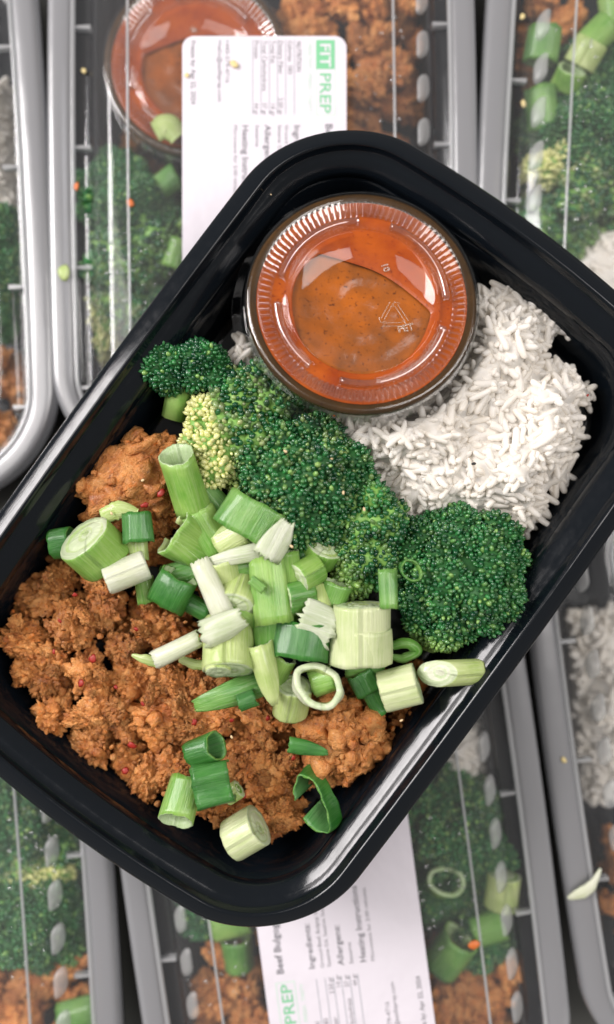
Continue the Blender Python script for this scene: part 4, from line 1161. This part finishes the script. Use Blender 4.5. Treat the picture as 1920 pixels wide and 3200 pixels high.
strip([(948, 1562, 0.0900), (985, 1556, 0.0915), (1008, 1575, 0.0905), (975, 1592, 0.0890), (948, 1588, 0.0880)], [2.6, 3.4, 3.2, 3.0, 2.0], "small green curl between thick cylinder and round dark floret", outer='s_mid', cup=0.4)
# lower group on the beef
tube(492, 1812, 0.0905, 24, 20, 0, 9.5, 4.0, 4.2, 0.6, "small dark green tube, topmost of the lower group", outer='s_dark', inner='s_innerdark', slant=(0, -1.2))
tube(440, 1930, 0.0880, 256, 26, 0, 13.0, 4.8, 5.2, 0.55, "bright light green tube open towards the tray's bottom corner", outer='s_light', inner='s_inner', slant=(0, -1.5))
tube(515, 1895, 0.0935, 12, -2, 0, 11.2, 5.2, 6.8, 0.5, "creased dark green leaf across the lower group", outer='s_dark', inner='s_innerdark', arc=250, crease=2.6, wob=0.08)
chunk(563, 1915, 0.0865, 35, 10, 0, 5, 2.6, 2.8, "small pale stub right of the creased dark leaf", outer='s_pale', rings=1)
chunk(592, 2012, 0.0845, 34, 10, 0, 10.5, 6.2, 6.6, "white stalk chunk with green cut face at the tray's bottom corner", outer='s_cream', core='s_core', rings=2)
tube(745, 1806, 0.0905, -10, 0, 0, 12, 1.8, 2.5, 0.4, "small pointed dark green leaf lying on the big rounded clump", outer='s_dark', inner='s_innerdark', arc=180, point=0.8)
tube(768, 1928, 0.0855, 208, 48, 0, 7.0, 5.4, 9.4, 0.5, "dark green open leaf loop hanging off the beef at the lower right", outer='s_dark', inner='s_innerdark', arc=320, wob=0.12, jag=0.2, slant=(0.8, -1.2))

# ------------------------------------------------------------------ food inside the lidded containers
BF = 0.0075
GBB = "broccoli florets under the lids"
def floret_copy(src, x, y, z, rz, s, label):
    c = copy_tree(src); c.location = D(x, y, z); c.rotation_euler = (0, 0, math.radians(rz)); c.scale = (s, s, s)
    c["label"] = label; c["group"] = GBB
    return c
T_A = "under the lid of the upper labelled container"; T_B = "under the lid at the upper left edge"; T_C = "under the upper right lid"
T_D = "under the lower left lid"; T_E = "under the lower labelled lid"; T_F = "under the lower right lid"
floret_copy(f5, 285, 500, 0.026, 40, 0.95, "broccoli floret below the sauce cup " + T_A)
floret_copy(f2, 290, 700, 0.025, 10, 1.10, "broccoli floret with yellow patch " + T_A)
floret_copy(f3, 400, 760, 0.024, 120, 0.55, "broccoli floret beside the tray rim " + T_A)
floret_copy(f3, -40, 640, 0.026, 60, 1.0, "broccoli floret " + T_B)
floret_copy(f5, -10, 760, 0.025, 160, 0.5, "small lower broccoli floret " + T_B)
floret_copy(f5, 1400, 350, 0.025, 200, 1.05, "upper broccoli floret " + T_C)
floret_copy(f2, 1455, 440, 0.027, -70, 1.15, "yellowish broccoli floret " + T_C)
floret_copy(f3, 1345, 460, 0.021, 30, 0.55, "lower broccoli floret " + T_C)
floret_copy(f3, 60, 1960, 0.025, -40, 1.0, "upper broccoli floret " + T_D)
floret_copy(f2, 30, 2040, 0.027, 95, 1.0, "yellow patched broccoli floret " + T_D)
floret_copy(f5, 90, 2190, 0.025, 70, 1.1, "lower broccoli floret " + T_D)
floret_copy(f3, 1080, 1985, 0.025, 15, 1.0, "broad broccoli floret right of the label " + T_E)
floret_copy(f5, 1190, 2060, 0.024, 220, 0.75, "smaller broccoli floret at the side " + T_E)
floret_copy(f1, 475, 2160, 0.024, 100, 1.1, "little broccoli floret left of the label " + T_E)
floret_copy(f3, 1150, 2230, 0.017, 80, 0.95, "broccoli floret behind the scallions " + T_E)
floret_copy(f5, 1040, 2120, 0.017, 300, 0.85, "broccoli floret beside the label " + T_E)
floret_copy(f4, 520, 2110, 0.020, 60, 1.3, "loose broccoli floret " + T_E)
floret_copy(f4, 330, 610, 0.026, 130, 1.3, "loose broccoli floret " + T_A)
floret_copy(f5, 400, 590, 0.018, 10, 0.9, "dark broccoli floret by the label " + T_A)
floret_copy(f5, 1420, 200, 0.015, 100, 1.0, "broccoli floret under the scallions " + T_C)
floret_copy(f4, 1330, 560, 0.020, 100, 1.2, "loose broccoli floret " + T_C)
floret_copy(f4, 160, 2080, 0.020, 20, 1.3, "loose broccoli floret " + T_D)
def beef_pile(poly, z, label, seed, sp=0.0125, s0=0.0085, crumbs=True):
    pts = sample_poly([D(x, y, z) for x, y in poly], sp, seed); rr_ = np.random.default_rng(seed)
    for x, y in pts:
        q = s0 * rr_.uniform(0.7, 1.25)
        o = clump_obj("beef_crumble", ME_CR[int(rr_.integers(14))], (x, y, z + rr_.normal(0, 0.002)), q, q * 0.9, q * 0.85, rr_.uniform(0, 6), label, label)
beef_pile([(690, -40), (1000, -40), (1005, 200), (960, 330), (820, 350), (700, 250)], 0.024, "brown beef crumble " + T_A, 301)
beef_pile([(300, 345), (380, 345), (380, 420), (300, 420)], 0.014, "brown beef crumble below the sauce cup " + T_A, 302)
beef_pile([(930, -40), (1010, -40), (1030, 300), (960, 380), (860, 400)], 0.014, "brown beef crumble along the right side " + T_A, 311)
beef_pile([(1000, 2120), (1260, 2120), (1290, 2560), (1000, 2560)], 0.012, "brown beef crumble at the bottom right of the label " + T_E, 312)
beef_pile([(1290, 40), (1340, 40), (1330, 280), (1280, 280)], 0.014, "brown beef crumble along the side " + T_C, 313)
beef_pile([(-120, 840), (30, 840), (28, 1090), (-120, 1120)], 0.024, "brown beef crumble " + T_B, 303)
beef_pile([(1290, -60), (1420, -60), (1420, 60), (1310, 70)], 0.024, "brown beef crumble " + T_C, 304)
beef_pile([(1300, 200), (1400, 200), (1400, 300), (1310, 300)], 0.014, "brown beef crumble between the scallions " + T_C, 305)
beef_pile([(-60, 2290), (200, 2280), (215, 2400), (230, 2560), (-60, 2560)], 0.024, "brown beef crumble " + T_D, 306)
beef_pile([(430, 2190), (650, 2190), (660, 2560), (470, 2560)], 0.024, "brown beef crumble left of the label " + T_E, 307)
beef_pile([(1060, 2290), (1250, 2260), (1265, 2560), (1060, 2560)], 0.024, "brown beef crumble right of the label " + T_E, 308)
beef_pile([(1120, 1900), (1180, 1900), (1190, 1990), (1130, 1990)], 0.016, "brown beef crumble next to the rice " + T_E, 309)
beef_pile([(1450, 1990), (1540, 1990), (1560, 2230), (1475, 2220)], 0.016, "brown beef crumble " + T_F, 310)
def rice_bg(poly, z, h, label, seed):
    rice_mound("rice_portion", np.array([D(x, y, z) for x, y in poly]), BF, h, 0.012, label, 0, seed, spacing=0.0028, layers=2)
rice_bg([(-140, 180), (22, 180), (30, 480), (-140, 500)], 0.025, 0.022, "white rice " + T_B, 401)
rice_bg([(1420, 545), (1640, 480), (1640, 800), (1370, 780), (1380, 600)], 0.025, 0.022, "white rice " + T_C, 402)
rice_bg([(1020, 1720), (1160, 1715), (1180, 1800), (1180, 1920), (1040, 1900)], 0.025, 0.020, "white rice " + T_E, 403)
rice_bg([(1400, 1480), (1620, 1480), (1640, 1960), (1430, 1950)], 0.025, 0.018, "white rice " + T_F, 404)
GSB = "scallion pieces under the lids"
def bgs(fn, *a, **k): return fn(*a, group=GSB, **k)
bgs(tube, 430, 615, 0.034, 70, 10, 0, 11, 4.5, 5, 0.5, "light green scallion tube beside the label " + T_A, outer='s_light')
bgs(tube, 405, 445, 0.030, 30, 10, 0, 11, 4.5, 5.2, 0.5, "mid green scallion piece below the cup " + T_A, outer='s_mid')
bgs(strip, [(372, 315, 0.0435), (405, 300, 0.0440), (432, 330, 0.0435)], [7, 9.5, 7], "yellow green leaf scrap on the sauce cup " + T_A, outer='s_pale')
bgs(tube, 1310, 110, 0.036, 85, 10, 0, 12, 5, 6, 0.55, "square green scallion tube " + T_C, outer='s_mid')
bgs(tube, 1372, 190, 0.036, 70, 50, 0, 7, 5.4, 5.8, 1.2, "wide ringed scallion slice " + T_C, outer='s_light')
bgs(tube, 1440, 90, 0.036, 40, 20, 0, 12, 5.2, 5.8, 0.7, "large bright scallion tube " + T_C, outer='s_light')
bgs(tube, 1310, 265, 0.034, 100, 10, 0, 15, 5, 6, 0.55, "long mid green scallion tube " + T_C, outer='s_mid')
bgs(chunk, 1415, 130, 0.038, 60, 30, 0, 9, 6, 6, "pale scallion stub " + T_C, outer='s_pale', rings=2)
bgs(tube, 1485, 30, 0.034, 100, 10, 0, 11, 4.5, 5.2, 0.5, "scallion tube at the picture edge " + T_C, outer='s_light')
bgs(tube, 195, 2450, 0.034, 20, 5, 0, 15, 5, 6, 0.55, "bright green scallion tube on the beef " + T_D, outer='s_mid')
bgs(tube, 1075, 2130, 0.036, 80, 62, 0, 6, 5.6, 6.8, 1.6, "big hollow scallion slice " + T_E, outer='s_light')
bgs(chunk, 1215, 2150, 0.036, 85, 8, 0, 13, 5.5, 6, "pale yellow scallion stalk " + T_E, outer='s_pale', rings=2)
bgs(tube, 1085, 2300, 0.033, 60, 15, 0, 16, 6.2, 7, 0.7, "largest dull green scallion leaf " + T_E, outer='s_mid')
bgs(tube, 1180, 2240, 0.032, 20, 5, 0, 12, 5, 6, 0.55, "mid green scallion leaf behind the pale stalk " + T_E, outer='s_mid')
bgs(tube, 560, 2215, 0.034, 15, 5, 0, 15, 6, 7, 0.55, "light scallion tube left of the label " + T_E, outer='s_light')
bgs(tube, 575, 2300, 0.031, 95, 5, 0, 12, 5, 6, 0.5, "mid green scallion leaf left of the label " + T_E, outer='s_mid')

# ------------------------------------------------------------------ scraps lying on the lids and labels
def scrap(x, y, z, L, W, ang, mat, label, seed, thick=0.35):
    Vf = cvh * (1 + 0.35 * fbm(cvh * 1.4 + seed * 3.7, 2))[:, None] * np.array([L, W, thick * min(L, W)]) / 1000
    o = obj("food_scrap", make_mesh("food_scrap", Vf, cfh, M[mat], flow=Vf * 1000), mat=Matrix.Translation(D(x, y, z)) @ Matrix.Rotation(math.radians(ang), 4, 'Z'))
    return tag(o, label, "food scrap")
LZ = LID_Z + 0.0062; LR = LID_Z + 0.0022
scrap(155, 656, LR, 1.9, 2.7, 10, 's_pale', "pale oval scallion scrap on the rim of the upper labelled lid", 1)
scrap(203, 171, LID_Z - 0.001, 0.9, 1.1, 30, 'bit_straw', "tiny straw scrap in the lid groove left of the sauce cup", 2)
scrap(185, 450, LR, 0.8, 1.5, 0, 'bit_orange', "faint red scrap on the lid rim left of the broccoli", 3)
scrap(315, 490, LZ, 1.3, 1.6, 20, 'bit_orange', "orange scrap on the upper labelled lid over the broccoli", 4)
scrap(568, 155, LID_Z + 0.0084, 1.6, 1.1, -40, 'bit_straw', "pale yellow smear of food on the upper label", 5, 0.2)
scrap(452, 182, LID_Z + 0.0082, 0.7, 0.9, 0, 'bit_straw', "small yellow stain near the upper label's edge", 6, 0.2)
scrap(1265, 250, LID_Z - 0.001, 0.9, 1.5, 15, 'bit_straw', "straw scrap in the groove of the upper right lid", 7)
scrap(1262, 40, LID_Z + 0.001, 0.8, 1.4, -20, 'bit_straw', "upper straw scrap beside the leaf-shaped reflections of the upper right lid", 8)
scrap(1146, 2281, LZ + 0.001, 2.0, 1.5, 20, 'bit_orange', "bright orange scrap on the ridge of the lower labelled lid", 9)
_sd[0] = 900
strip([(1372, 2170, LR + 0.001), (1405, 2160, LR + 0.0025), (1432, 2140, LR + 0.0025), (1452, 2098, LR + 0.001)], [1.0, 4.6, 3.6, 0.6], "curled straw coloured shred on the lower right lid", group=None, outer='s_white', inner='s_white')["category"] = "food scrap"
scrap(1362, 1835, LR, 1.0, 1.4, 20, 'bit_straw', "small straw scrap on the lower right lid's upper rim", 10)

# small leavings on the open tray's walls and floor
wall_bits = [(1362, 1318, 0.086, 3.5, 'bit_orange', "tiny orange bit on the inner right wall beside the round floret"),
             (1420, 955, 0.080, 4, 'chili', "tiny red bit at the right end of the rice"),
             (655, 470, 0.0915, 2.2, 'sesame', "tiny pale fleck on the upper rim above the sauce cup"),
             (1150, 480, 0.091, 2.0, 'sesame', "tiny pale fleck on the rim right of the sauce cup"),
             (300, 1960, 0.074, 3, 'sesame', "tiny crumb on the lower left inner wall"),
             (880, 1985, 0.072, 3, 'sesame', "tiny crumb on the tray floor below the dark loop"),
             (860, 930, 0.098, 3, 's_mid', "tiny green fleck under the sauce cup's lower rim"),
             (808, 1004, 0.092, 3.5, 'bit_orange', "tiny brown fleck on the cup's clear flange")]
for i, (x, y, z, s, mt, lab) in enumerate(wall_bits):
    Vf = cvh * (1 + 0.4 * fbm(cvh * 1.7 + i * 9, 2))[:, None] * np.array([1, 0.7, 0.5]) * s / 7960
    o = obj("food_scrap", make_mesh("food_scrap", Vf, cfh, M[mt], flow=Vf * 1000), mat=Matrix.Translation(D(x, y, z)) @ Matrix.Rotation(i * 1.3, 4, 'Z'))
    tag(o, lab, "food scrap")
# droplets clinging to the two labelled lids
rd = np.random.default_rng(500); dl = []
for x0, x1, y0, y1, n_ in ((250, 430, 560, 760, 46), (860, 990, 40, 300, 20), (1010, 1150, 1960, 2300, 40), (440, 600, 2200, 2440, 30), (1300, 1470, 60, 560, 60), (20, 140, 1950, 2400, 40)):
    for k in range(n_): dl.append((*D(rd.uniform(x0, x1), rd.uniform(y0, y1), LID_Z + 0.0058)[:2], LID_Z + 0.0058, rd.uniform(0.0002, 0.0007)))
dl = np.array(dl)
hv, hf = ico(2)
V, F = scatter(hv * np.array([1, 1, 0.5]), hf, dl[:, :3], np.repeat(np.eye(3)[None], len(dl), 0), dl[:, 3:4] * rd.uniform(0.7, 1.4, (len(dl), 3)))
o = obj("condensation_droplets", make_mesh("condensation_droplets", V, F, M['drop']), kind="stuff")
tag(o, "fine water droplets on the clear container lids", "droplets", kind="stuff")
